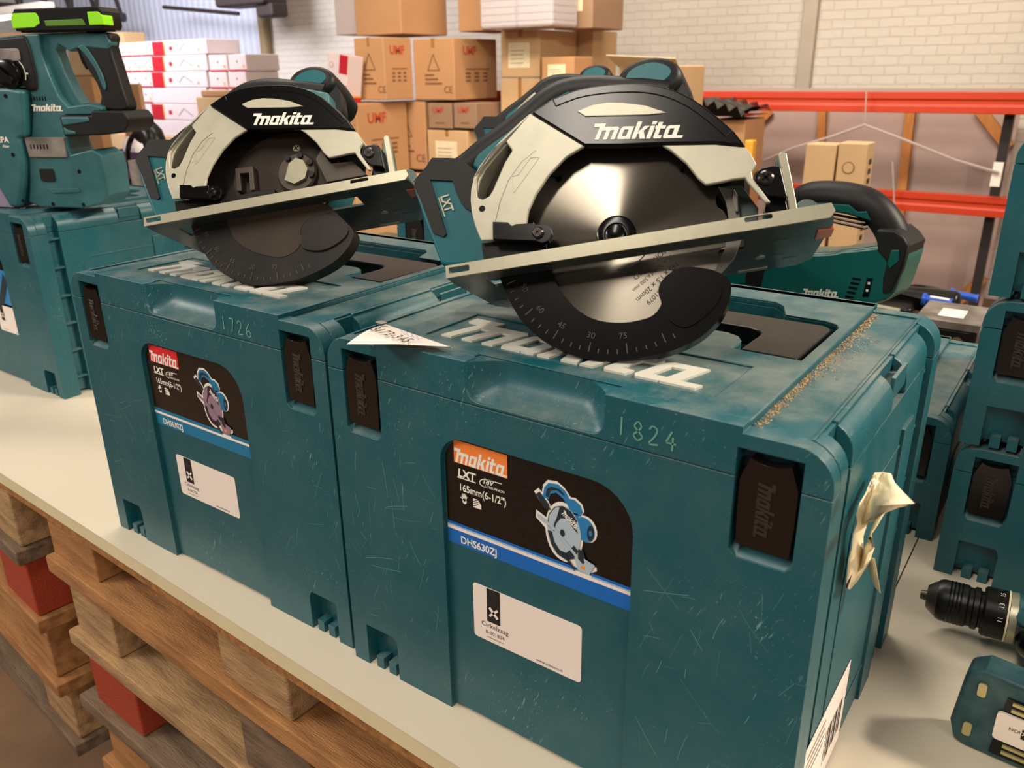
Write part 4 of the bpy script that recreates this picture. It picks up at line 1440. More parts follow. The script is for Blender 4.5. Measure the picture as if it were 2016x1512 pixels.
# truss at top left
ta, tb = P2W(-60, 8, 1, 4.4), P2W(240, 34, 1, 5.4)
t = thing('roof_truss', 'dark steel roof truss at the upper left', 'truss', tuple(ta))
B = MB()
d = tb - ta
B.tube([(0, 0, 0), d * 1.02], 0.05, 'truss', 8)
B.build('bottom_chord', t)
B = MB()
B.tube([(0, 0, 0.75), d * 1.02 + Vector((0, 0, 0.75))], 0.05, 'truss', 8)
B.build('top_chord', t)
for k in range(6):
    B = MB()
    p = d * (k / 6)
    p2 = d * ((k + 0.5) / 6) + Vector((0, 0, 0.75))
    p3 = d * ((k + 1) / 6)
    B.tube([p, p2, p3], 0.028, 'truss', 6)
    B.build('web_bar', t)


def tube_lamp(p, L_, ry, label, power=0):
    t = thing('fluorescent_lamp', label, 'lamp', tuple(p), ry, 'ceiling tube lamps')
    B = MB()
    B.box(-L_ / 2, L_ / 2, -0.06, 0.06, 0.03, 0.10, 'pipe_white')
    B.build('housing', t, 0.005, 1)
    B = MB()
    B.lathe([(-L_ / 2 + 0.03, 0.018), (L_ / 2 - 0.03, 0.018)], 'tube_glow', (0, 0, 0.008), (1, 0, 0), 12)
    B.build('glowing_tube', t)


tube_lamp(P2W(20, 36, 1, 3.9), 1.8, math.radians(-4), 'lit tube lamp at the upper left edge')
tube_lamp(Vector((-3.4, 4.6, 2.15)), 1.5, 0, 'tube lamp over the left end of the rack, above the frame')
tube_lamp(Vector((-0.6, 3.0, 2.22)), 2.4, 0, 'tube lamp over the rack, above the frame')
tube_lamp(Vector((1.9, 1.3, 1.83)), 1.5, 1.2, 'tube lamp above the right end of the table')


# ---- cardboard cartons
def carton(u0, u1, v0, v1, Y, depth, label, m='cardboard', group='cartons stacked on the rack', kind='tri', side_m=None, rot=0, tape=True, x1=None, zfix=None, name='cardboard_box'):
    xa, xb, za, zb = wbox(u0, u1, v0, v1, Y)
    if zfix is not None:
        za = zfix
    W_, H_ = xb - xa, zb - za
    t = thing(name, label, 'box', (xa, Y, za), rot, group)
    B = MB()
    B.box(0, W_, 0, depth, 0, H_, m)
    B.build('carton', t, 0.006, 2)
    B = MB()
    e = -0.002
    if kind == 'tri':
        cx, cz, s_ = W_ * 0.5, H_ * 0.62, H_ * 0.13
        for a_, b_ in (((-s_, -s_), (s_, -s_)), ((s_, -s_), (0, s_)), ((0, s_), (-s_, -s_))):
            B.flat(ribbon([(cx + a_[0], cz + a_[1]), (cx + b_[0], cz + b_[1])], 0.006), e, 'carton_print', 'y')
        for k in range(3):
            B.flat([(W_ * 0.28, H_ * (0.40 - 0.07 * k)), (W_ * (0.5 + 0.1 * k), H_ * (0.40 - 0.07 * k)), (W_ * (0.5 + 0.1 * k), H_ * (0.43 - 0.07 * k)), (W_ * 0.28, H_ * (0.43 - 0.07 * k))], e, 'carton_print', 'y')
        put_text(B, 'CE', W_ * 0.74, H_ * 0.12, e, 'carton_print', H_ * 0.16)
    if kind == 'label':
        B.flat([(W_ * 0.2, H_ * 0.2), (W_ * 0.75, H_ * 0.2), (W_ * 0.75, H_ * 0.75), (W_ * 0.2, H_ * 0.75)], e, 'cream_paper', 'y')
        for k in range(4):
            B.flat([(W_ * 0.25, H_ * (0.3 + 0.09 * k)), (W_ * 0.6, H_ * (0.3 + 0.09 * k)), (W_ * 0.6, H_ * (0.315 + 0.09 * k)), (W_ * 0.25, H_ * (0.315 + 0.09 * k))], e - 0.001, 'ink_grey', 'y')
    if kind == 'logo':
        put_text(B, 'UMF', W_ * 0.2, H_ * 0.62, e, 'red_print', H_ * 0.3, bold=0.03)
        B.flat([(W_ * 0.3, H_ * 0.2), (W_ * 0.7, H_ * 0.2), (W_ * 0.7, H_ * 0.24), (W_ * 0.3, H_ * 0.24)], e, 'carton_print', 'y')
    if kind == 'tri':
        # printed right-hand side: red mark and a small table
        xs = W_ + 0.002
        g = -0.0
        put_text(B, 'UMF', depth * 0.2, H_ * 0.74, xs, 'red_print', H_ * 0.19, axis='x', bold=0.03)
        B.flat([(depth * 0.25, H_ * 0.50), (depth * 0.8, H_ * 0.50), (depth * 0.8, H_ * 0.515), (depth * 0.25, H_ * 0.515)], xs, 'carton_print', 'x')
        for r_ in range(3):
            for c_ in range(3):
                B.flat([(depth * (0.25 + 0.2 * c_), H_ * (0.30 + 0.06 * r_)), (depth * (0.36 + 0.2 * c_), H_ * (0.30 + 0.06 * r_)), (depth * (0.36 + 0.2 * c_), H_ * (0.33 + 0.06 * r_)), (depth * (0.25 + 0.2 * c_), H_ * (0.33 + 0.06 * r_))], xs, 'carton_print', 'x')
    if B.v:
        B.build('printing', t, flatshade=True)
    if tape:
        B = MB()
        B.box(W_ * 0.46, W_ * 0.54, -0.0012, 0.001, H_ * 0.86, H_ + 0.001, 'tape')
        B.box(W_ * 0.46, W_ * 0.54, -0.0012, depth, H_ - 0.001, H_ + 0.0015, 'tape')
        B.build('tape', t, flatshade=True)
    return t


Y0 = 3.55
G = 'big brown cartons on the pallet before the rack'
zt2 = P2W(850, 200, 1, Y0).z
# lower row and a plinth row under it, then upward; every carton stands on the one below
row0 = wbox(700, 860, 330, 470, Y0)
carton(560, 705, 204, 345, Y0 - 0.45, 0.43, 'large brown carton in the lower row, leftmost, behind the saw without a blade', G and 'cardboard', G)
carton(762, 838, 200, 332, Y0, 0.42, 'brown carton with a triangle mark and CE in the lower row', 'cardboard', G, 'tri')
carton(843, 889, 203, 253, Y0, 0.25, 'small greyish carton with red lettering, left of a pair', 'cardboard_grey', G, 'logo', tape=False)
carton(893, 938, 203, 253, Y0, 0.25, 'small greyish carton with red lettering, right of a pair', 'cardboard_grey', G, 'logo', tape=False)
carton(843, 921, 257, 340, Y0, 0.35, 'light carton with a square white label, under the two small red-lettered ones', 'cardboard_light', G, 'label')
carton(700, 757, 74, 197, Y0 - 0.25, 0.24, 'brown carton in the upper row behind the tilted red and white box', 'cardboard', G, 'tri')
carton(815, 894, 76, 197, Y0, 0.42, 'brown carton with a triangle mark in the upper row, right end', 'cardboard', G, 'tri')
carton(695, 786, -110, 69, Y0 - 0.10, 0.42, 'brown carton on top of the upper row, cut by the top of the frame', 'cardboard', G, 'none')
t = carton(655, 700, -110, 69, Y0 + 0.10, 0.20, 'narrow pink and white carton beside the topmost brown one', 'box_white', G, 'none', tape=False)
# supports out of view so that the rows stand on something
for (u0, u1, v0, Y, lab) in ((560, 705, 347, Y0 - 0.45, 'carton column under the leftmost brown carton, hidden behind the front saw'), (762, 921, 343, Y0, 'carton column under the right brown cartons, seen between the two saws')):
    carton(u0, u1, v0, 520, Y, 0.40, lab, 'cardboard_light', G, 'none', zfix=FL)
# right column of cartons
G2 = 'light cartons in the column right of the gap'
X0 = 3.75
carton(900, 948, -120, 62, X0 - 0.05, 0.35, 'flat orange-brown carton at the top, left of the bundle of printed sheets', 'cardboard', G2, 'none')
t = thing('paper_bundle', 'plastic-wrapped bundle of folded sheets on top of the light cartons', 'paper bundle', tuple(Vector((wbox(945, 1088, -120, 56, X0 - 0.22)[0], X0 - 0.22, wbox(945, 1088, -120, 56, X0 - 0.22)[2] + 0.003))))
xa, xb, za, zb = wbox(945, 1088, -120, 56, X0 - 0.22)
for k in range(2):
    B = MB()
    for i in range(12):
        h0 = (zb - za) / 12
        B.box(k * (xb - xa) / 2 + random.uniform(0.0, 0.012), (k + 1) * (xb - xa) / 2 - random.uniform(0.005, 0.015), random.uniform(0, 0.01), 0.25, i * h0, (i + 0.86) * h0, 'magazine')
    B.build('sheet_pile', t, 0.004, 1)
B = MB()
B.box(-0.006, xb - xa + 0.006, -0.010, 0.255, -0.001, zb - za, 'plastic_wrap')
B.build('plastic_wrap', t, 0.02, 2)
carton(1090, 1168, -120, 57, X0 + 0.05, 0.35, 'dull brown carton at the top right of the bundle of sheets, white label on it', 'cardboard_grey', G2, 'label')
c1 = carton(986, 1063, 60, 152, X0, 0.40, 'light carton with a big square label under the bundle of sheets', 'cardboard_light', G2, 'label')
c1 = carton(986, 1063, 154, 300, X0, 0.40, 'light carton with a white label, lower one of the column', 'cardboard_light', G2, 'label', zfix=FL)
carton(1065, 1165, 62, 300, X0 + 0.42, 0.30, 'wide light carton standing back, right of the labelled column', 'cardboard_light', G2, 'none', zfix=FL)
carton(1066, 1130, 112, 170, X0 - 0.05, 0.20, 'small carton with a white sticker and an orange dot, before the wide one', 'cardboard', G2, 'label', tape=False)
xa, xb, za, zb = wbox(1066, 1155, 172, 330, X0 - 0.10)
B = MB()
B.box(0, xb - xa, 0, 0.38, 0, za * 0 + zb - FL, 'cardboard_light')
o = B.build('cardboard_box', None, 0.01, 2)
o.location = (xa, X0 - 0.10, FL)
tag(o, 'light carton under the small stickered one', 'box', G2)
# open carton with its flaps up, right of the saw handles
xa, xb, za, zb = wbox(1215, 1330, 130, 330, 3.2)
t = thing('open_carton', 'open carton with pale flaps up, behind the knob of the front saw', 'box', (xa, 3.2, FL))
B = MB()
B.box(0, xb - xa, 0, 0.3, 0, zb - FL, 'cardboard_light')
B.build('carton', t, 0.006, 1)
B = MB()
B.add([(0, 0, zb - FL), (xb - xa, 0, zb - FL), (xb - xa + 0.05, -0.14, zb - FL + 0.03), (0.0, -0.12, zb - FL + 0.05), (0, 0, zb - FL - 0.004), (xb - xa, 0, zb - FL - 0.004), (xb - xa + 0.05, -0.14, zb - FL + 0.026), (0.0, -0.12, zb - FL + 0.046)],
      [(0, 1, 2, 3), (4, 7, 6, 5), (0, 3, 7, 4), (1, 5, 6, 2), (3, 2, 6, 7), (0, 4, 5, 1)], 'cream_paper')
B.build('flap', t)
# tilted red and white box leaning on the cartons
t = thing('printed_box', 'red and white printed box tilted against the brown cartons', 'box', (P2W(646, 190, 1, 3.14).x, 3.118, P2W(632, 204, 1, Y0 - 0.45).z + 0.024))
t.rotation_euler = (math.radians(-2), math.radians(9), math.radians(3))
hb = 0.262
B = MB()
B.box(0, 0.16, 0, 0.13, 0, hb, 'box_white')
B.build('carton', t, 0.003, 1)
B = MB()
e = -0.0015
for l, m in (([(0.095, 0.16), (0.16, 0.16), (0.16, hb), (0.095, hb)], 'box_red'), ([(0, 0), (0.16, 0), (0.16, 0.035), (0, 0.035)], 'box_red'), ([(0, 0.035), (0.16, 0.035), (0.16, 0.045), (0, 0.045)], 'box_yellow'), ([(0.095, 0.075), (0.16, 0.075), (0.16, 0.10), (0.095, 0.10)], 'box_red')):
    B.flat(l, e, m, 'y')
    if l[0][1] == 0 or m == 'box_yellow':
        B.flat([(0, l[0][1]), (0.13, l[0][1]), (0.13, l[2][1]), (0, l[2][1])], 0.1615, m, 'x')
B.flat(ellipse(0.035, 0.2, 0.016, 0.016, 14), e, 'ink_grey', 'y')
B.flat(ellipse(0.035, 0.2, 0.013, 0.013, 14), e - 0.001, 'box_white', 'y')
B.flat(ribbon([(0.03, 0.12), (0.045, 0.09), (0.03, 0.07)], 0.004), e, 'ink_grey', 'y')
B.build('printing', t, flatshade=True)

# ---- wall of red and white boxes at the back left
G3 = 'red and white boxes stacked at the back left'
YW = 4.3


def wbx(u0, u1, v0, v1, label, red=None, face='long', dy=0.0, gap=True):
    xa, xb, za, zb = wbox(u0, u1, v0, v1, YW + dy)
    za, zb = P2W(350, v1, 1, YW).z, P2W(350, v0, 1, YW).z
    t = thing('printed_box', label, 'box', (xa, YW + dy, za), 0, G3)
    W_, H_ = xb - xa - 0.008, zb - za - 0.008
    B = MB()
    B.box(0, W_, 0, 0.35, 0, H_ + 0.005, 'box_white')
    B.build('carton', t, 0.006, 1)
    B = MB()
    e = -0.002
    if red:
        B.flat([(0, 0), (W_ * red, 0), (W_ * red, H_), (0, H_)], e, 'box_red', 'y')
        B.flat([(W_ * red, 0), (W_ * red + 0.015, 0), (W_ * red + 0.015, H_), (W_ * red, H_)], e, 'box_yellow', 'y')
    elif face == 'end':
        B.flat([(0, 0), (W_, 0), (W_, H_ * 0.10), (0, H_ * 0.10)], e, 'box_red', 'y')
        B.flat(ellipse(W_ * 0.5, H_ * 0.6, H_ * 0.10, H_ * 0.07, 10), e, 'ink_grey', 'y')
    if face == 'logo' or red:
        B.flat([(W_ * 0.32, H_ * 0.35), (W_ * 0.38, H_ * 0.35), (W_ * 0.38, H_ * 0.62), (W_ * 0.32, H_ * 0.62)], e, 'box_red', 'y')
        B.flat(ribbon([(W_ * 0.5, H_ * 0.3), (W_ * 0.6, H_ * 0.75), (W_ * 0.75, H_ * 0.3)], 0.008), e, 'ink_grey', 'y')
    B.flat(ellipse(W_ * 0.85, H_ * 0.3, 0.014, 0.014, 8), e, 'box_yellow', 'y')
    B.build('printing', t, flatshade=True)


rowz = [78, 108, 140, 172, 204, 236, 268]
pos_words = ['top', 'second', 'third', 'fourth', 'fifth', 'sixth']
cols = [212, 233, 258, 277, 300]
for r_ in range(6):
    for c_ in range(4):
        wbx(cols[c_], cols[c_ + 1], rowz[r_], rowz[r_ + 1], 'small white box end, %s row of the printed stack, %s' % (pos_words[r_], ['leftmost', 'second from left', 'third from left', 'fourth from left'][c_]), face='end')
    wbx(300, 408, rowz[r_], rowz[r_ + 1], 'long white box in the %s row of the red and white stack' % pos_words[r_], red=0.22 if r_ in (0, 1, 2, 4) else None, face='logo' if r_ in (0, 4) else 'plain')
for r_ in range(5):
    for c_ in range(2):
        wbx([412, 450][c_], [448, 486][c_], [110, 142, 174, 206, 238][r_], [142, 174, 206, 238, 268][r_], 'square white box with red edges, %s row, %s of the right-hand pair' % (pos_words[r_], ['left', 'right'][c_]), face='end')
xa, xb, za, zb = wbox(205, 490, 268, 300, YW)
zb = P2W(350, 268, 1, YW).z
B = MB()
B.box(0, xb - xa, -0.02, 0.35, 0, zb - FL, 'cardboard_light')
o = B.build('cardboard_box', None, 0.01, 1)
o.location = (xa, YW, FL)
tag(o, 'long low carton base under the red and white stack', 'box')
for (u0, u1, v0, v1, dy, lab, m) in ((395, 470, 178, 191, -0.3, 'flat ochre carton in front of the white boxes', 'cardboard'), (392, 470, 191, 300, -0.3, 'yellowish carton under the flat ochre one', 'cardboard_light'), (190, 243, 64, 88, 0.37, 'ochre carton behind the left end of the white boxes, only its top showing', 'cardboard_light'),
                                     (240, 283, 165, 300, -1.5, 'brown carton flap with CE printing, behind the rotary hammer', 'cardboard')):
    xa, xb, za, zb = wbox(u0, u1, v0, v1, YW + dy)
    t = thing('cardboard_box', lab, 'box', (xa, YW + dy, za if m == 'cardboard' and 'flap' not in lab else FL), 0)
    B = MB()
    z_ = 0 if m == 'cardboard' and 'flap' not in lab else za - FL
    B.box(0, xb - xa, 0, 0.03 if 'flap' in lab else 0.25, 0, z_ + zb - za, m)
    B.build('carton', t, 0.01, 1)
    if 'flap' in lab:
        B = MB()
        put_text(B, 'CE', 0.20, z_ + (zb - za) * 0.5, -0.003, 'carton_print', 0.10, rot=-PI / 2)
        B.build('printing', t, flatshade=True)
# orange-yellow cartons seen through the rotary hammer grip and left of it
for (u0, u1, v0, v1, dy, lab, m) in ((0, 40, 64, 200, -0.2, 'tan carton top at the far left edge under the tube lamp', 'cardboard'), (135, 190, 88, 150, -1.2, 'yellowish carton seen through the rotary hammer grip', 'cardboard_light'), (130, 192, 150, 300, -1.2, 'lower yellowish carton seen through the rotary hammer grip', 'cardboard')):
    xa, xb, za, zb = wbox(u0, u1, v0, v1, YW + dy)
    bot = FL if v1 > 160 else za
    B = MB()
    B.box(0, xb - xa, 0, 0.08 if dy < -1 else 0.3, 0, zb - bot, m)
    o = B.build('cardboard_box', None, 0.01, 1)
    o.location = (xa, YW + dy, bot)
    tag(o, lab, 'box')

# ---- things between the table and the rack
# two tall boxes leaning side by side
for k, (pts, lab) in enumerate((([(1588, 283), (1650, 283), (1620, 512), (1562, 505)], 'long brown box leaning behind the reciprocating saw, left one of two'), ([(1652, 281), (1712, 280), (1690, 512), (1626, 512)], 'long brown box leaning behind the reciprocating saw, right one of two with printed side'))):
    Yb = 2.55
    tl, tr, br, bl = [P2W(p[0], p[1], 1, Yb) for p in pts]
    u = (tr - tl)
    W_ = u.length
    up_ = (tl - bl)
    extra = 1.0
    Hh = up_.length
    up_ = up_.normalized()
    # run the box on down to the floor
    ex = (bl.z - FL) / up_.z
    base = bl - up_ * ex
    t = thing('long_box', lab, 'box', tuple(base), 0, 'long boxes leaning together')
    Hh += ex
    B = MB()
    r_ = Vector((1, 0, 0))
    b_ = Vector((0, 0.10, 0))
    W_ *= 0.97
    vs = [Vector(), r_ * W_, r_ * W_ + b_, b_]
    vs = vs + [v + up_ * Hh for v in vs]
    B.add(vs, [(0, 3, 2, 1), (4, 5, 6, 7), (0, 1, 5, 4), (1, 2, 6, 5), (2, 3, 7, 6), (3, 0, 4, 7)], 'cardboard_light')
    B.build('carton', t, 0.004, 2)
    if k:
        B = MB()
        c_ = r_ * W_ * 0.42 + up_ * (Hh - 0.08)
        B.add([c_ + r_ * a + Vector((0, -0.002, 0)) + up_ * b for a, b in ellipse(0, 0, 0.020, 0.020, 14)], [tuple(range(14))], 'carton_print')
        B.add([c_ + r_ * a + Vector((0, -0.003, 0)) + up_ * b for a, b in ellipse(0, 0, 0.017, 0.017, 14)], [tuple(range(14))], 'cardboard_light')
        for i in range(9):
            p = r_ * (W_ + 0.002) + up_ * (Hh - 0.07 - 0.032 * i) + Vector((0, 0.035, 0))
            B.add([p, p + Vector((0, 0.03, 0)), p + Vector((0, 0.03, 0)) + up_ * 0.018, p + up_ * 0.018], [(0, 1, 2, 3)], 'ink')
        B.build('printing', t, flatshade=True)
# carton stack behind, wrapped in plastic, left of the panel
xa, xb, za, zb = wbox(1395, 1462, 235, 400, 3.9)
B = MB()
B.box(0, xb - xa, 0, 0.3, 0, zb - FL, 'cardboard')
o = B.build('cardboard_box', None, 0.01, 1)
o.location = (xa, 3.9, FL)
tag(o, 'brown carton in the shade below the upper beam, behind the front saw', 'box')
xa, xb, za, zb = wbox(1376, 1466, 200, 233, 3.85)
B = MB()
N = 12
top = [[(xa + (xb - xa) * i / N, 3.85 + 0.4 * j / 4, zb - (zb - za) * 0.55 * (i / N) + 0.02 * math.sin(i * 2.1 + j)) for i in range(N + 1)] for j in range(5)]
vs = [p for r_ in top for p in r_] + [(p[0], p[1], za + 0.01) for r_ in top for p in r_]
n1 = 5 * (N + 1)
fs = [(j * (N + 1) + i, j * (N + 1) + i + 1, (j + 1) * (N + 1) + i + 1, (j + 1) * (N + 1) + i) for j in range(4) for i in range(N)]
fs += [(i, i + 1, n1 + i + 1, n1 + i) for i in range(N)]
fs += [tuple(n1 + k_ for k_ in (0, N, 4 * (N + 1) + N, 4 * (N + 1)))]
B.add(vs, fs, 'black_gloss')
tag(B.build('plastic_bag', at=(xa, 3.85, za), smooth_ang=60), 'crumpled shiny black plastic bag on the shaded carton', 'bag')
# cords hanging before the rack
for pts, nm, lab, r_ in (([(1706, 178), (1703, 240), (1702, 246)], 'hanging_cord', 'thin pale string tied down from the upper beam', 0.004), ([(1702, 246), (1640, 268), (1560, 292), (1490, 322)], 'hanging_cord', 'grey cord sloping down to the left from the string', 0.007),
                         ([(1702, 246), (1780, 275), (1880, 315), (1966, 340)], 'hanging_cord', 'grey cord sloping down to the right from the string', 0.007), ([(1757, 318), (1760, 380), (1762, 470)], 'hanging_cord', 'pale thin cord hanging past the lower beam', 0.004)):
    P = [P2W(a, b, 1, RY - 0.06) for a, b in pts]
    B = MB()
    B.tube(P, r_, 'cord_grey', 6)
    tag(B.build(nm, at=P[0]), lab, 'cord')
xa, xb, za, zb = wbox(1952, 1985, 320, 368, RY - 0.05)
B = MB()
B.box(0, (xb - xa) * 0.6, 0, 0.02, 0, zb - za, 'white_paper')
tag(B.build('white_hook', at=None), 'small white holder on the rack post', 'hook')
bpy.data.objects['white_hook'].location = (xa, RY - 0.05, za)
# white wall strip right of the post: a chimney breast in painted brick
xa = P2W(1972, 400, 1, 4.9).x
B = MB()
B.box(0, 4.4 - xa, 0, 0.84, 0, 2.35 - FL, 'brick')
o = B.build('wall_pier')
o.location = (xa, 4.9, FL)
struct(o)

xa, xb, za, zb = wbox(1464, 1482, 276, 316, 3.6)
t = thing('yellow_holder', 'small yellow plastic holder in the shade beside the black housing of the front saw', 'holder', (xa, 3.6, FL))
B = MB()
B.box(0, xb - xa, 0, 0.05, zb - FL - 0.10, zb - FL, 'box_yellow')
B.build('cap', t, 0.008, 2)
B = MB()
B.box(0.01, xb - xa - 0.01, 0.01, 0.04, 0, zb - FL - 0.10, 'black_post')
B.build('stand', t)

# ---- rotary hammer with dust box, standing on the left case
HX = Vector((0.91477, 0.40398, 0))
HY = Vector((0, 0, 1))
HN = Vector((0.40398, -0.91477, 0))
HB = Vector((-0.9165, 0.2520, HL + 0.0045))


def frame3(X, Y, N):
    return ((X.x, Y.x, N.x), (X.y, Y.y, N.y), (X.z, Y.z, N.z))


t = thing('rotary_hammer', 'teal and black rotary hammer with dust box, standing upright on the far left case', 'rotary hammer', tuple(HB - HN * 0.012), mat3=frame3(HX, HY, HN))
ham = t


def hm():
    return MB(0.001)


B = hm()
# body: head, spine, lower battery block
B.prism([(-48, 256), (20, 260), (40, 260), (36, 236), (44, 200), (54, 170), (66, 156), (104, 160), (124, 156), (125, 150), (112, 143), (60, 143), (55, 112), (54, 78), (-22, 78), (-22, 110), (-10, 112), (2, 150), (5, 180), (-10, 186), (-48, 186)], -30, 22, 'teal_tool')
B.prism([(30, 260), (105, 261), (148, 258), (152, 246), (146, 236), (100, 240), (80, 234), (64, 244), (58, 236), (64, 206), (76, 174), (86, 158), (70, 150), (50, 160), (38, 190), (30, 230)], -10, 12, 'teal_tool')
B.prism([(-22, 110), (-22, 76), (-30, 40), (-40, 8), (-20, 1), (60, 0), (98, 8), (110, 22), (112, 60), (110, 84), (96, 92), (56, 84), (52, 108)], -34, 24, 'teal_tool')
body = B.build('body', t, 0.005, 3, 45)
B = hm()
B.prism([(-110, 182), (-57, 184), (-25, 184), (2, 180), (-4, 150), (-12, 112), (-24, 108), (-24, 76), (-34, 40), (-52, 0), (-70, 2), (-95, 60), (-110, 110)], -20, 34, 'teal_tool')
dust = B.build('dust_box', t, 0.006, 3, 45)
B = hm()
put_text(B, 'HEPA', -71, 103, 34.6, 'white_logo', 12, axis='z', bold=0.03)
put_text(B, 'Filter', -56, 95, 34.6, 'white_logo', 6, axis='z', bold=0.02, shear=0.3)
for x, y in ((-30, 172), (-40, 84), (-40, 12)):
    B.flat(ellipse(x, y, 3.2, 3.2, 12), 34.7, 'black_gloss')
B.build('lettering', dust, flatshade=True)
B = hm()
B.prism([(-118, 108), (-97, 60), (-72, 2), (-66, -1), (-120, 0), (-140, 60)], -16, 26, 'clear_smoke')
B.build('dust_window', t, 0.004, 2)['label'] = 'clear smoky plastic dust window'
B = hm()
B.prism([(-110, 250), (-48, 254), (18, 258), (22, 240), (24, 200), (20, 180), (8, 178), (-4, 188), (-48, 184), (-70, 196), (-110, 196)], -34, 26, 'rubber')
hd = B.build('gear_case', t, 0.004, 2, 45)
B = hm()
B.prism(rrect(-60, 4, 222, 240, 4, 3), 20, 28, 'grey_tool')
B.lathe([(24, 22), (34, 21), (36, 17)], 'black_gloss', (-20, 204, 0), n=26)
B.prism(ribbon([(-34, 214), (-8, 192)], 9), 34, 42, 'black_gloss')
B.build('mode_dial', hd, 0.001, 2)
B = hm()
ring = [(-20 + 27 * math.cos(math.radians(a)), 204 + 27 * math.sin(math.radians(a))) for a in range(-20, 181, 10)]
B.flat(ribbon(ring, 1.6), 26.6, 'white_logo')
for a in (0, 45, 90, 175):
    c, s = math.cos(math.radians(a)), math.sin(math.radians(a))
    B.flat(ribbon([(-20 + 28 * c, 204 + 28 * s), (-20 + 32 * c, 204 + 32 * s)], 2.5), 26.7, 'white_logo')
B.build('dial_marks', hd, flatshade=True)
B = hm()
B.prism(smooth_closed([(112, 262), (150, 259), (153, 250), (149, 240), (153, 214), (160, 172), (163, 152), (150, 148), (120, 150), (112, 156), (118, 170), (114, 190), (105, 206), (99, 222), (96, 240), (106, 254)], 2), -15, 11, 'rubber')
gr = B.build('rear_grip', t, 0.008, 4, 50)
B = hm()
B.prism(smooth_closed([(96, 240), (104, 232), (118, 210), (124, 190), (128, 178), (132, 186), (128, 206), (118, 228), (106, 244)], 2), -12, 13, 'teal_tool')
B.prism([(90, 246), (97, 250), (104, 232), (108, 212), (101, 208), (95, 220)], -10, 10, 'black_gloss')
B.build('trigger_and_inlay', gr, 0.002, 2)
B = hm()
B.prism([(54, 143), (110, 143), (112, 150), (166, 149), (174, 138), (172, 128), (163, 118), (124, 114), (56, 112)], -36, 30, 'rubber')
B.prism([(57, 141), (106, 141), (106, 134), (80, 130), (58, 128)], 26, 31.5, 'teal_tool')
B.prism([(58, 127), (66, 122), (78, 120), (78, 115), (58, 114)], 26, 31.5, 'teal_tool')
B.build('battery_base', t, 0.003, 2, 45)
B = hm()
B.prism([(-20, 110), (52, 110), (50, 80), (-18, 80)], 20, 27, 'grey_tool')
for i in range(6):
    B.prism(rrect(-12 + i * 6, -9 + i * 6, 92, 100, 1, 2), 26, 27.5, 'black_gloss')
for i in range(6):
    B.prism(rrect(3 + i * 5, 6 + i * 5, 164, 171, 1, 2), 21, 22.6, 'black_gloss')
B.build('vent_panel', t, 0.001, 1)['label'] = 'worn grey vent panel'
B = hm()
B.prism(rrect(-6, 20, 42, 62, 4, 3), 22, 26, 'rubber')
for x, y in ((6, 6), (62, 6), (66, 58)):
    B.lathe([(23.8, 3.4), (24.4, 3.4)], 'black_gloss', (x, y, 0), n=12)
B.prism([(2, 30), (60, 32), (60, 26), (10, 24)], 22, 26, 'teal_tool')
B.build('lock_button', t, 0.001, 1)
B = hm()
put_logo(B, 3, 149, 54, 10.5, 'white_logo', 'z', 22.1, 22.8)
B.build('brand_lettering', t, flatshade=True)

# battery pack with lime corners resting on top of the rotary hammer
t = thing('battery_pack', 'flat black battery with lime green corners, lying on top of the rotary hammer', 'battery', tuple(HB + Vector((0, 0, 0.2615))), mat3=frame3(HX, HY, HN))
B = hm()
B.prism([(4, 2), (2, 8), (2, 26), (8, 33), (150, 33), (155, 26), (155, 8), (152, 2)], -32, 12, 'black_plastic')
B.prism([(8, 0), (146, 0), (146, 3), (8, 3)], -28, 8, 'black_gloss')
b_ = B.build('casing', t, 0.004, 3, 40)
B = hm()
B.prism([(0.5, 6), (0.5, 22), (6, 27), (44, 27), (48, 22), (48, 12), (38, 7)], -10, 13.5, 'lime')
B.prism([(132, 8), (132, 26), (150, 26), (156.5, 20), (156.5, 8)], -10, 13.5, 'lime')
B.prism([(58, 8), (56, 16), (122, 17), (126, 8)], 6, 12.8, 'lime_dark')
B.build('lime_corner', b_, 0.001, 2)['label'] = 'lime green corner pieces'

# ---- stuff behind the saw without a blade: purple crate, bags, hose
xa, xb, za, zb_ = wbox(214, 300, 300, 392, 0.98)
t = thing('plastic_crate', 'dark purple perforated crate behind the rotary hammer', 'crate', (xa, 0.985, 0))
W_, H_ = xb - xa + 0.03, zb_
z0 = 0.0
B = MB()
holes = [rrect(0.02 + i * (W_ - 0.04) / 6 + 0.004, 0.02 + (i + 1) * (W_ - 0.04) / 6 - 0.004, H_ * 0.55 + j * 0.03, H_ * 0.55 + j * 0.03 + 0.022, 0.004, 2) for i in range(6) for j in range(2)]
B.prism([[(0, 0), (W_, 0), (W_, H_), (0, H_)]] + holes, 0, 0.004, 'purple', 'y')
B.box(0, W_, 0.20, 0.204, 0, H_, 'purple')
B.box(0, 0.004, 0, 0.204, 0, H_, 'purple')
B.box(W_ - 0.004, W_, 0, 0.204, 0, H_, 'purple')
B.box(0, W_, 0, 0.204, 0, 0.004, 'purple')
B.prism([[(-0.006, -0.006), (W_ + 0.006, -0.006), (W_ + 0.006, 0.21), (-0.006, 0.21)], [(0.004, 0.004), (W_ - 0.004, 0.004), (W_ - 0.004, 0.2), (0.004, 0.2)]], H_ - 0.02, H_, 'purple', 'z')
B.build('crate', t, 0.001, 1)
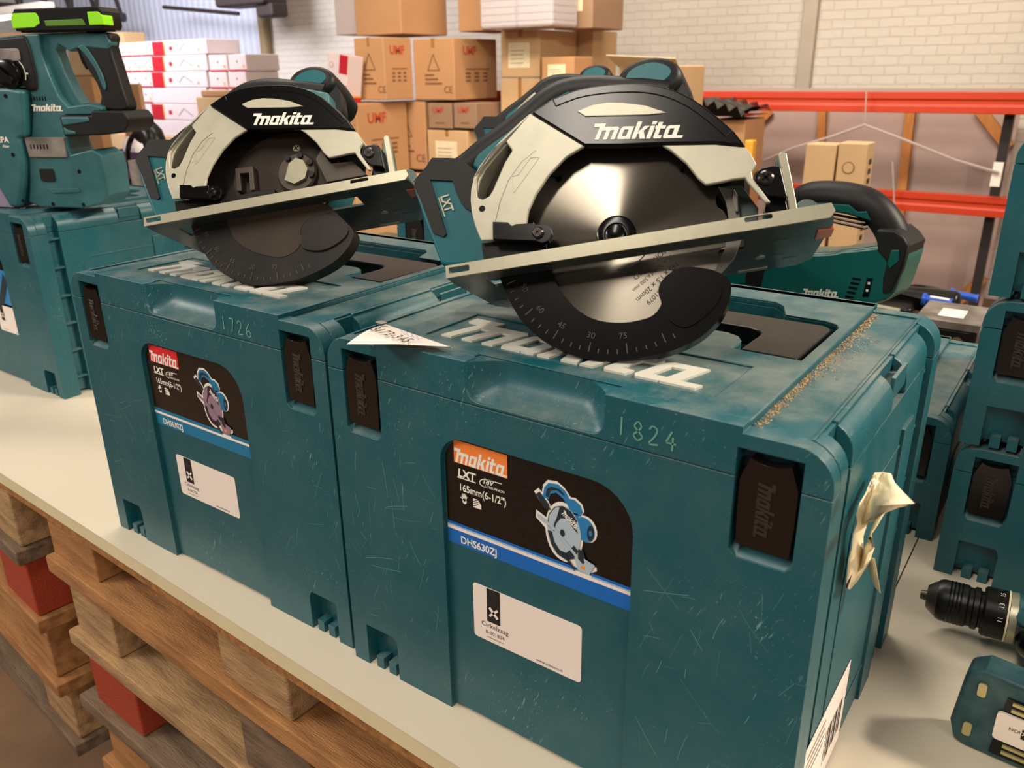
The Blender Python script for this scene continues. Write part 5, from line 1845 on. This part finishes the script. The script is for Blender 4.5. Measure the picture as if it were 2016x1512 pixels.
for k, (dx, m, lab) in enumerate(((0.03, 'plastic_wrap', 'clear bag of small parts, left one in the purple crate'), (0.10, 'white_paper', 'white bag of small parts, right one in the purple crate'))):
    B = MB()
    B.sphere((0, 0, 0), 0.04, m, 14, (1, 0.8, 1.3))
    o = B.build('parts_bag')
    o.location = (xa + dx, 1.06, H_ - 0.01)
    tag(o, lab, 'bag', 'bags of parts in the purple crate')
B = MB()
P = [P2W(u, v, 1, 0.90) for u, v in ((255, 330), (252, 295), (262, 268), (282, 262), (300, 285), (318, 300))]
B.tube(smooth_open([tuple(q) for q in P], 4), 0.007, 'black_gloss', 8)
tag(B.build('power_cable', at=P[0]), 'black cable looping up behind the saw without a blade', 'cable')
# black angle grinder shaped tool lying behind
q = P2W(300, 300, 1, 0.86)
t = thing('black_power_tool', 'black rounded tool standing behind the saw without a blade', 'power tool', (q.x - 0.02, 0.86, 0.0))
B = MB()
B.tube(smooth_open([(0.06, 0, 0.02), (0.055, 0, 0.15), (0.045, 0, q.z - 0.03), (0.03, 0, q.z + 0.045), (-0.01, 0, q.z + 0.05)], 4), 0.03, 'black_plastic', 14)
B.build('body', t)
B = MB()
B.tube([(-0.02, -0.02, 0.02), (-0.03, -0.02, q.z - 0.02)], 0.022, 'grey_tool', 12)
B.build('side_grip', t)

# ---- jigsaw / reciprocating saw lying behind the front right case
make_case(0.150, (-0.262, 0.832, 0), 0, 'low teal tool case hidden behind, under the reciprocating saw', 'low tool cases')
RB = Vector((0.226, 0.870, 0.1530))
an = math.radians(-8)
RX = Vector((math.cos(an), math.sin(an), 0))
RN = Vector((RX.y, -RX.x, 0))
t = thing('reciprocating_saw', 'dark green reciprocating saw with black loop handle, behind the front right case', 'reciprocating saw', tuple(RB), mat3=frame3(RX, Vector((0, 0, 1)), RN))
ks = 1.10


def rc():
    return MB(0.001 * ks)


def sh(l, dy=-16):
    return [(a, b + dy) for a, b in l]


B = rc()
bodyp = [(-235, 52), (-218, 54), (-174, 62), (-142, 80), (-100, 95), (-72, 99), (-48, 104), (-39, 108), (-20, 112), (10, 120), (24, 124), (40, 122), (46, 112), (43, 90), (38, 62), (28, 48), (0, 36), (-30, 32), (-80, 30), (-139, 28), (-200, 20), (-235, 18)]
B.prism(smooth_closed(sh(bodyp), 2), -34, 30, 'recip_green')
bd = B.build('body', t, 0.012, 5, 50)
B = rc()
lp = [(-128, 150), (-112, 164), (-95, 170), (-62, 172), (-30, 168), (-10, 158), (6, 142), (16, 126), (22, 108)]
B.tube([(a, b - 16, 0) for a, b in smooth_open(lp, 4)], 21, 'rubber', 16)
lp = [(-128, 150), (-140, 132), (-152, 108), (-160, 86)]
B.tube([(a, b - 16, 0) for a, b in smooth_open(lp, 4)], 19, 'rubber', 16)
B.prism(sh([(2, 140), (26, 142), (38, 134), (47, 124), (44, 96), (36, 62), (22, 56), (20, 78), (22, 100), (8, 112)]), -30, 33, 'rubber')
hd = B.build('loop_handle', t, 0.004, 2, 50)
B = rc()
B.prism(sh([(-92, 164), (-80, 165), (-40, 166), (-28, 158), (-16, 160), (-8, 148), (-40, 155), (-80, 158)]), 12, 22.5, 'recip_green')
for i in range(3):
    B.prism(sh(ribbon([(-80, 152 - i * 5), (-16, 146 - i * 5)], 2)), 8, 19, 'black_gloss')
B.prism(sh([(26, 116), (36, 118), (38, 104), (28, 92), (24, 98)]), 30, 34.5, 'recip_green')
B.build('handle_inlay', hd, 0.001, 1)
B = rc()
for i in range(5):
    B.prism(sh(rrect(-20 - i * 1.5, -8 - i * 1.5, 70 - i * 6.5, 73 - i * 6.5, 1.3, 2)), 29, 30.8, 'black_gloss')
B.prism(sh([(0, 75), (7, 76), (5, 50), (-3, 49)]), 28, 31.2, 'black_gloss')
B.flat(sh([(2, 70), (5, 70), (5, 67), (2, 67)]), 31.4, 'white_logo')
B.flat(sh([(1, 60), (4, 60), (4, 57), (1, 57)]), 31.4, 'white_logo')
B.build('vent_slots', bd, flatshade=True)
B = rc()
put_logo(B, -84, 20, 50, 11, 'white_logo', 'z', 30.2, 30.9, rot=0.12)
B.build('brand_lettering', bd, flatshade=True)
B = rc()
B.prism(sh([(-176, 66), (-142, 82), (-146, 60), (-150, 30), (-176, 24)]), -36, 32, 'rubber')
B.build('front_collar', t, 0.004, 2)

# ---- far side of the table: second tables and tools behind the cases
tb = thing('table_top', 'grey-brown board further back, under the black tool box and blue grips', 'table top', (0.1, 1.49, -0.02))
B = MB()
B.box(-1.6, 1.4, -0.50, 0.12, 0.0, 0.02, 'wood_grey')
B.build('board', tb, 0.002, 1)
B = MB()
for x in (-1.5, 1.3):
    for y in (-0.45, 0.05):
        B = MB()
        B.box(x, x + 0.05, y, y + 0.05, FL + 0.02, 0.0, 'black_post')
        B.build('leg', tb)
zT = 0.0
q = P2W(1800, 640, 1, 1.45)
xa, xb, za, zb_ = wbox(1800, 1925, 634, 672, 1.22)
t = thing('tool_box', 'black tool box with a worn grey lid, behind the low case and right stack', 'tool box', (xa, 1.22, zT))
B = MB()
B.box(0, xb - xa, 0, 0.14, 0, zb_ - zT - 0.012, 'black_plastic')
B.build('box', t, 0.006, 3)
B = MB()
B.box(-0.003, xb - xa + 0.003, -0.003, 0.143, zb_ - zT - 0.012, zb_ - zT + 0.002, 'grey_tool')
B.box(0.03, xb - xa - 0.03, 0.03, 0.09, zb_ - zT + 0.002, zb_ - zT + 0.0035, 'white_paper')
B.build('lid', t, 0.006, 2)
B = MB()
B.lathe([(-0.006, 0.010), (0, 0.010)], 'steel_plain', (xb - xa - 0.03, 0, (zb_ - zT) * 0.5), (0, 1, 0), 16)
B.lathe([(-0.008, 0.006), (0, 0.006)], 'steel_plain', (0.05, 0, (zb_ - zT) * 0.55), (0, 1, 0), 10)
B.build('clasp', t)
xa, xb, za, zb_ = wbox(1640, 1795, 596, 640, 1.38)
t = thing('router', 'black machine with a small green and red sticker, left of the worn tool box', 'power tool', (xa, 1.38, zT))
B = MB()
B.box(0, xb - xa, 0, 0.12, 0, zb_ - zT, 'black_plastic')
B.lathe([(0, 0.025), (0.15, 0.025)], 'black_plastic', (0.08, 0.08, zb_ - zT), (1, 0, 0.02), 20)
B.build('body', t, 0.012, 3)
B = MB()
B.box(0.06, 0.11, -0.002, 0.0, zb_ * 0.3, zb_ * 0.75, 'recip_green')
B.box(0.078, 0.09, -0.003, 0.0, zb_ * 0.42, zb_ * 0.62, 'box_red')
B.build('sticker', t)
B = MB()
B.tube([(0.0, -0.02, zb_ + 0.004), (xb - xa - 0.02, -0.02, zb_ - 0.004)], 0.005, 'alu', 8)
B.build('guide_rod', t)
for (pts, lab, r0) in ((((1816, 588), (1873, 598)), 'blue grip with a white label, nearer and left of two', 0.0095), (((1870, 577), (1925, 588)), 'blue grip without a label, farther and right of two', 0.0085)):
    a, b = P2W(*pts[0], 1, 1.42 if 'nearer' in lab else 1.56), P2W(*pts[1], 1, 1.42 if 'nearer' in lab else 1.56)
    t = thing('clamp_handle', lab, 'clamp handle', tuple(a), 0, 'blue gripped clamp handles')
    d = (b - a)
    n_ = d.length
    B = MB()
    B.lathe([(0, r0 * 1.35), (0.006, r0 * 1.35), (0.008, r0), (n_ - 0.006, r0 * 0.95), (n_, r0 * 1.2)], 'blue_handle', (0, 0, 0), d, 18)
    g = B.build('grip', t)
    if 'nearer' in lab:
        B = MB()
        m_ = d.normalized()
        up_ = Vector((0, 0, 1)) - m_ * m_.z
        sd = m_.cross(up_)
        vs = [m_ * s_ + (up_ * math.cos(th) + sd * math.sin(th)) * (r0 * 1.03) for s_ in (n_ * 0.25, n_ * 0.9) for th in (-0.7, -0.35, 0, 0.35, 0.7)]
        B.add(vs, [(i, i + 1, i + 6, i + 5) for i in range(4)], 'white_paper')
        B.build('label', g)
    B = MB()
    B.tube(smooth_open([(0, 0, 0), tuple(-d.normalized() * 0.06 + Vector((0, 0, 0.002))), tuple(-d.normalized() * 0.10 + Vector((0, 0, -0.015))), tuple(-d.normalized() * 0.11 + Vector((0, 0, -a.z + 0.006)))], 4), 0.005, 'black_gloss', 8)
    B.build('rod', t)
P = [P2W(u, v, 1, 1.44) for u, v in ((1860, 606), (1880, 612), (1905, 620), (1935, 625))]
B = MB()
B.tube([tuple(q) for q in P], 0.004, 'black_gloss', 6)
tag(B.build('power_cable', at=P[0]), 'thin black cable running right behind the tool box', 'cable')

# ---- cordless drill lying at the lower right
a = P2W(1812, 1170, 2, 0.032)
b = P2W(2016, 1222, 2, 0.034)
DX = (b - a).normalized()
DZ = Vector((0, 0, 1))
DYv = DZ.cross(DX).normalized()
DZ = DX.cross(DYv).normalized()
t = thing('cordless_drill', 'cordless drill lying on the table at the lower right, chuck pointing left', 'drill', (a.x, a.y, 0), mat3=None)
drill = t
DS = 0.74


def LP(p):
    return [(h * 0.70, r_ * 1.08) for h, r_ in p]


L0 = Vector((0, 0, 0.0435))


def dl(pts):
    return pts


B = MB(DS)
B.lathe(LP([(0.0, 0.005), (0.010, 0.006), (0.011, 0.013), (0.020, 0.018), (0.028, 0.0215), (0.030, 0.0225)]), 'steel_dark', L0, DX, 26)
ch = B.build('chuck_nose', t)
B = MB(DS)
B.lathe(LP([(0.028, 0.0225), (0.036, 0.0245), (0.075, 0.0245), (0.078, 0.0225), (0.084, 0.0225), (0.086, 0.0245), (0.094, 0.0245), (0.096, 0.021), (0.10, 0.021)]), 'black_plastic', L0, DX, 30)
for q_ in (0.046, 0.052, 0.058, 0.064):
    B.lathe(LP([(q_, 0.0245), (q_ + 0.001, 0.0250), (q_ + 0.002, 0.0250), (q_ + 0.003, 0.0245)]), 'black_gloss', L0, DX, 30)
B.build('chuck_sleeve', t)
B = MB(DS)
B.lathe(LP([(0.100, 0.026), (0.104, 0.0285), (0.136, 0.0285), (0.1365, 0.029), (0.1395, 0.029), (0.140, 0.026)]), 'black_plastic', L0, DX, 32)
col = B.build('torque_ring', t)
B = MB(DS)
B.lathe(LP([(0.1366, 0.0293), (0.1396, 0.0293)]), 'cream_paper', L0, DX, 32)
for k, s_ in enumerate(('11', '13', '15')):
    th = math.radians(-142 - k * -27 + 0)
    th = math.radians({'11': 160, '13': 128, '15': 98}[s_])
    c = (DYv * -1) * math.sin(th) * -1
    rad = DYv * math.cos(th) + DZ * math.sin(th)
    tan = DX.cross(rad)
    m4 = Matrix(((-tan.x, -DX.x, rad.x), (-tan.y, -DX.y, rad.y), (-tan.z, -DX.z, rad.z))).to_4x4()
    m4.translation = L0 + DX * 0.0915 + rad * 0.0315
    put_text(B, s_, 0, 0, 0, 'white_logo', 0.0075, axis='z', center=True, xf=m4)
B.build('ring_marks', col, flatshade=True)
B = MB(DS)
B.lathe(LP([(0.140, 0.026), (0.150, 0.028), (0.20, 0.030), (0.26, 0.031), (0.285, 0.026), (0.29, 0.015)]), 'teal_tool', L0, DX, 28)
B.lathe(LP([(0.1405, 0.0285), (0.152, 0.0290)]), 'alu', L0, DX, 28)
B.build('motor_housing', t)
# handle goes towards the viewer, ends in the battery foot
FO = P2W(1878, 1400, 2, 0.03) - Vector((a.x, a.y, 0))
FO = P2W(1876, 1385, 2, 0.035) - Vector((a.x, a.y, 0))
hx = DX * 0.122 + L0 * DS
fx = Vector((FO.x, FO.y, 0.036)) + DX * 0.062 + Vector((0, 0.012, 0))
B = MB()
rs = []
for i in range(9):
    s_ = i / 8
    c = hx.lerp(fx, s_)
    dn = (fx - hx).normalized()
    wd = DX - dn * DX.dot(dn)
    wd.normalize()
    th_ = dn.cross(wd)
    rw, rt_ = 0.021 - 0.004 * math.sin(s_ * PI), 0.0175
    rs.append([c + wd * rw * math.cos(2 * PI * k / 18) + th_ * rt_ * math.sin(2 * PI * k / 18) for k in range(18)])
B.rings(rs, 'rubber')
hd = B.build('handle', t)
B = MB()
q0 = hx.lerp(fx, 0.22) - DX * 0.026
B.sphere(q0, 0.014, 'black_gloss', 14, (1, 1.6, 1))
B.build('trigger', hd)
B = MB()
q0 = hx.lerp(fx, 0.12) + Vector((0, 0, 0.012))
B.sphere(q0 + DX * -0.012, 0.021, 'teal_tool', 16, (1.5, 1.1, 0.7))
B.build('handle_shell', hd)
# battery foot: rounded slab facing the viewer
FN = (fx - hx)
FN.z = 0
FN.normalize()
FU = Vector((0, 0, 1))
FXv = FU.cross(-FN).normalized()
if FXv.dot(DX) < 0:
    FXv = -FXv
m4 = Matrix(((FXv.x, FU.x, FN.x), (FXv.y, FU.y, FN.y), (FXv.z, FU.z, FN.z))).to_4x4()
tl = P2W(1880, 1345, 2, 0.07)
m4.translation = Vector((FO.x, FO.y, 0))
B = MB()
out = [(0.0, 0.018), (0.004, 0.004), (0.014, 0.0), (0.112, 0.0), (0.12, 0.01), (0.12, 0.060), (0.112, 0.070), (0.070, 0.072), (0.016, 0.074), (0.004, 0.066)]
B.prism(out, -0.028, 0.0, 'teal_dirty', 'z', m4)
ft = B.build('battery_foot', t, 0.004, 3, 45)
B = MB()
B.prism([(0.030, 0.006), (0.118, 0.006), (0.118, 0.060), (0.034, 0.060)], -0.001, 0.0012, 'black_gloss', 'z', m4)
for y in (0.010, 0.016, 0.050, 0.056):
    B.prism([(0.038, y), (0.105, y), (0.105, y + 0.0025), (0.038, y + 0.0025)], 0.001, 0.003, 'drill_brass', 'z', m4)
for x, y in ((0.010, 0.012), (0.014, 0.052)):
    B.prism(rrect(x, x + 0.006, y, y + 0.012, 0.002, 3), -0.001, 0.0015, 'drill_brass', 'z', m4)
B.build('contact_plate', ft, flatshade=True)
B = MB()
B.prism(rrect(0.030, 0.096, 0.022, 0.047, 0.003, 3), 0.001, 0.0035, 'white_paper', 'z', m4)
st = B.build('asset_sticker', ft, flatshade=True)
B = MB()
c_ = math.pi
for s_, x, y, sz in (('JOB', 0.0620, 0.0375, 0.0042), ('ION', 0.0470, 0.0375, 0.0042)):
    put_text(B, s_, x, y, 0.0037, 'ink', sz, axis='z', rot=PI, xf=m4)
B.flat([(0.0478, 0.0310), (0.0520, 0.0310), (0.0520, 0.0400), (0.0478, 0.0400)], 0.0037, 'ink', 'z', m4)
put_text(B, 'X', 0.0512, 0.0378, 0.0039, 'white_paper', 0.0045, axis='z', rot=PI, bold=0.02, xf=m4)
B.build('sticker_print', st, flatshade=True)

# ---- paper tag on the front left lid corner of the numbered 1824 case
tagp = [(683, 684), (700, 672), (752, 645), (765, 646), (830, 668), (887, 687), (820, 699), (740, 696)]
Z = 0.3195
Q = [P2W(u, v, 2, Z) for u, v in tagp]
cen = Q[0]
t = thing('paper_tag', 'white paper tag numbered 8172-345 lying on the front left lid corner of case 1824', 'paper tag', tuple(cen))
A0, A1, A2 = P2W(683, 684, 2, Z), P2W(760, 642, 2, Z), P2W(890, 688, 2, Z)
ex, ey = (A2 - A1), (A0 - A1)
N = 12
vs = []
for j in range(7):
    for i in range(N + 1):
        u, v = i / N, j / 6
        # sheet: its near edge is cut by the fold, a triangle-like strip
        p = A1 + ex * u + ey * v * (1 - u * 0.97)
        lift = 0.0015 + 0.003 * math.sin(v * PI) * (1 - u) + (0.004 * max(0, v - 0.5) * (1 - abs(u - 0.5)))
        vs.append((p.x - cen.x, p.y - cen.y, p.z - cen.z + lift))
B = MB()
top = vs
bot = [(a, b, c - 0.0002) for a, b, c in vs]
n1 = len(vs)
fs = [(j * (N + 1) + i, j * (N + 1) + i + 1, (j + 1) * (N + 1) + i + 1, (j + 1) * (N + 1) + i) for j in range(6) for i in range(N)]
B.add(top + bot, fs + [tuple(k + n1 for k in f[::-1]) for f in fs], 'white_paper')
pp = B.build('sheet', t)
B = MB()
exn = ex.normalized()
eyn = -(ey - exn * ey.dot(exn)).normalized()
m4 = Matrix(((exn.x, eyn.x, 0), (exn.y, eyn.y, 0), (0, 0, 1))).to_4x4()
m4.translation = A1 - cen + Vector((0, 0, 0.0055))
put_text(B, '8172-345', 0.012, -0.024, 0, 'ink', 0.013, axis='z', xf=m4, sx=0.95)
B.prism(rrect(0.000, 0.009, -0.010, -0.004, 0.0015, 2), 0, 0.0001, 'ink_grey', 'z', m4)
B.flat(ribbon([(0.030 + i * 0.0022, -0.0085 + 0.0018 * math.sin(i * 1.9) - i * 0.0002) for i in range(15)], 0.0004), 0, 'ink_blue', 'z', m4)
B.flat(ribbon([(0.038 + i * 0.0022, -0.0125 + 0.0013 * math.sin(i * 2.3)) for i in range(12)], 0.0004), 0, 'ink_blue', 'z', m4)
B.build('handwriting', pp, flatshade=True)

# ---- torn sticker on the right side of case 1824 and the shipping label below it
t = thing('torn_label', 'torn cream paper label peeling off the right side of case 1824', 'torn label', (0.3965, 0.10, 0.20))
M_ = MB()
SX = 0.3968


def sp(u, v, dx=0.0):
    p = P2W(u, v, 0, SX + dx)
    return (p.x - 0.3965, p.y - 0.10, p.z - 0.20)


Lp = [(1722, 930), (1712, 952), (1704, 972), (1693, 990), (1686, 1012), (1688, 1030), (1680, 1052), (1677, 1080), (1671, 1100), (1668, 1128), (1666, 1157)]
Mp = [(1738, 929), (1732, 950), (1730, 972), (1722, 996), (1716, 1018), (1706, 1036), (1700, 1056), (1699, 1080), (1695, 1102), (1688, 1128), (1674, 1161)]
Rp = [(1754, 932), (1762, 950), (1778, 968), (1801, 991), (1768, 1000), (1742, 1010), (1728, 1034), (1716, 1052), (1722, 1078), (1712, 1106), (1690, 1142)]
LI = [.010, .014, .022, .034, .026, .016, .012, .009, .012, .009, .003]
vs = []
for i in range(11):
    wv = 0.0011 * math.sin(i * 2.1)
    vs += [sp(*Lp[i], .0008), sp((Lp[i][0] + Mp[i][0]) / 2, (Lp[i][1] + Mp[i][1]) / 2, .002 + abs(wv)), sp(*Mp[i], LI[i] * 0.35 + wv * 0.5), sp((Mp[i][0] + Rp[i][0]) / 2, (Mp[i][1] + Rp[i][1]) / 2, LI[i] * 0.75 - wv), sp(*Rp[i], LI[i])]
fs = [(j * 5 + i, j * 5 + i + 1, j * 5 + i + 6, j * 5 + i + 5) for j in range(10) for i in range(4) if (j, i) not in ((5, 2), (6, 2))]
M_.add(vs, fs, 'cream_paper')
M_.add([sp(1706, 1108, .006), sp(1714, 1098, .009), sp(1722, 1100, .012), sp(1726, 1125, .012), sp(1733, 1168, .016), sp(1722, 1155, .011), sp(1712, 1132, .007)], [(0, 1, 6), (1, 2, 3, 6), (6, 3, 5), (3, 4, 5)], 'cream_paper')
o = M_.build('paper', t, smooth_ang=70)
md = o.modifiers.new('thick', 'SOLIDIFY')
md.thickness = 0.0003
B = MB()
yv = Vector(sp(1722, 940, .012))
for k, s_ in enumerate(('A', '8', 'M.EN', 'H 0', '0')):
    p = Vector(sp(1716 - k * 4, 950 + k * 12, .012))
    m4 = Matrix(((0, 0, 1), (1, 0, 0), (0, 1, 0))).to_4x4()
    m4.translation = p
    put_text(B, s_, 0, 0, 0, 'ink', 0.009, axis='z', xf=m4)
B.build('print', t, flatshade=True)
t = thing('shipping_label', 'white shipping label low on the right side of case 1824', 'label', (0.3930, 0.09, 0.04))
B = MB()
B.prism([(-0.055, -0.036), (0.058, -0.036), (0.058, 0.040), (-0.055, 0.040)], 0.0, 0.0004, 'white_paper', 'x')
B.build('paper', t)
B = MB()
for k in range(9):
    w_ = 0.0012 + 0.0012 * ((k * 7) % 3)
    B.flat([(0.004 + k * 0.005, -0.02), (0.004 + k * 0.005 + w_, -0.02), (0.004 + k * 0.005 + w_, 0.012), (0.004 + k * 0.005, 0.012)], 0.0006, 'ink', 'x')
for k in range(4):
    B.flat([(-0.048, 0.028 - k * 0.007), (-0.004, 0.028 - k * 0.007), (-0.004, 0.030 - k * 0.007), (-0.048, 0.030 - k * 0.007)], 0.0006, 'ink_grey', 'x')
B.build('print', t, flatshade=True)

# ---- sawdust along the lid step of case 1824
r = random.Random(3)
B = MB()
for i in range(1500):
    y = 0.012 + 0.285 * r.random() ** 0.8
    spread = 0.004 + (0.022 if 0.12 < y < 0.24 else 0.004) * r.random() ** 2
    x = 0.3425 + spread * r.random()
    s_ = 0.0003 + 0.0006 * r.random()
    th = r.random() * PI
    c, s2 = math.cos(th), math.sin(th)
    B.add([(x + c * s_, y + s2 * s_, 0.3118), (x - s2 * s_ * .5, y + c * s_ * .5, 0.3121), (x - c * s_, y - s2 * s_, 0.3118), (x + s2 * s_ * .5, y - c * s_ * .5, 0.3116)], [(0, 1, 2, 3)], 'sawdust')
tag(B.build('sawdust', at=(0.345, 0.15, 0.3116), flatshade=True), 'line of fine tan sawdust along the lid step of case 1824', 'sawdust', kind='stuff')
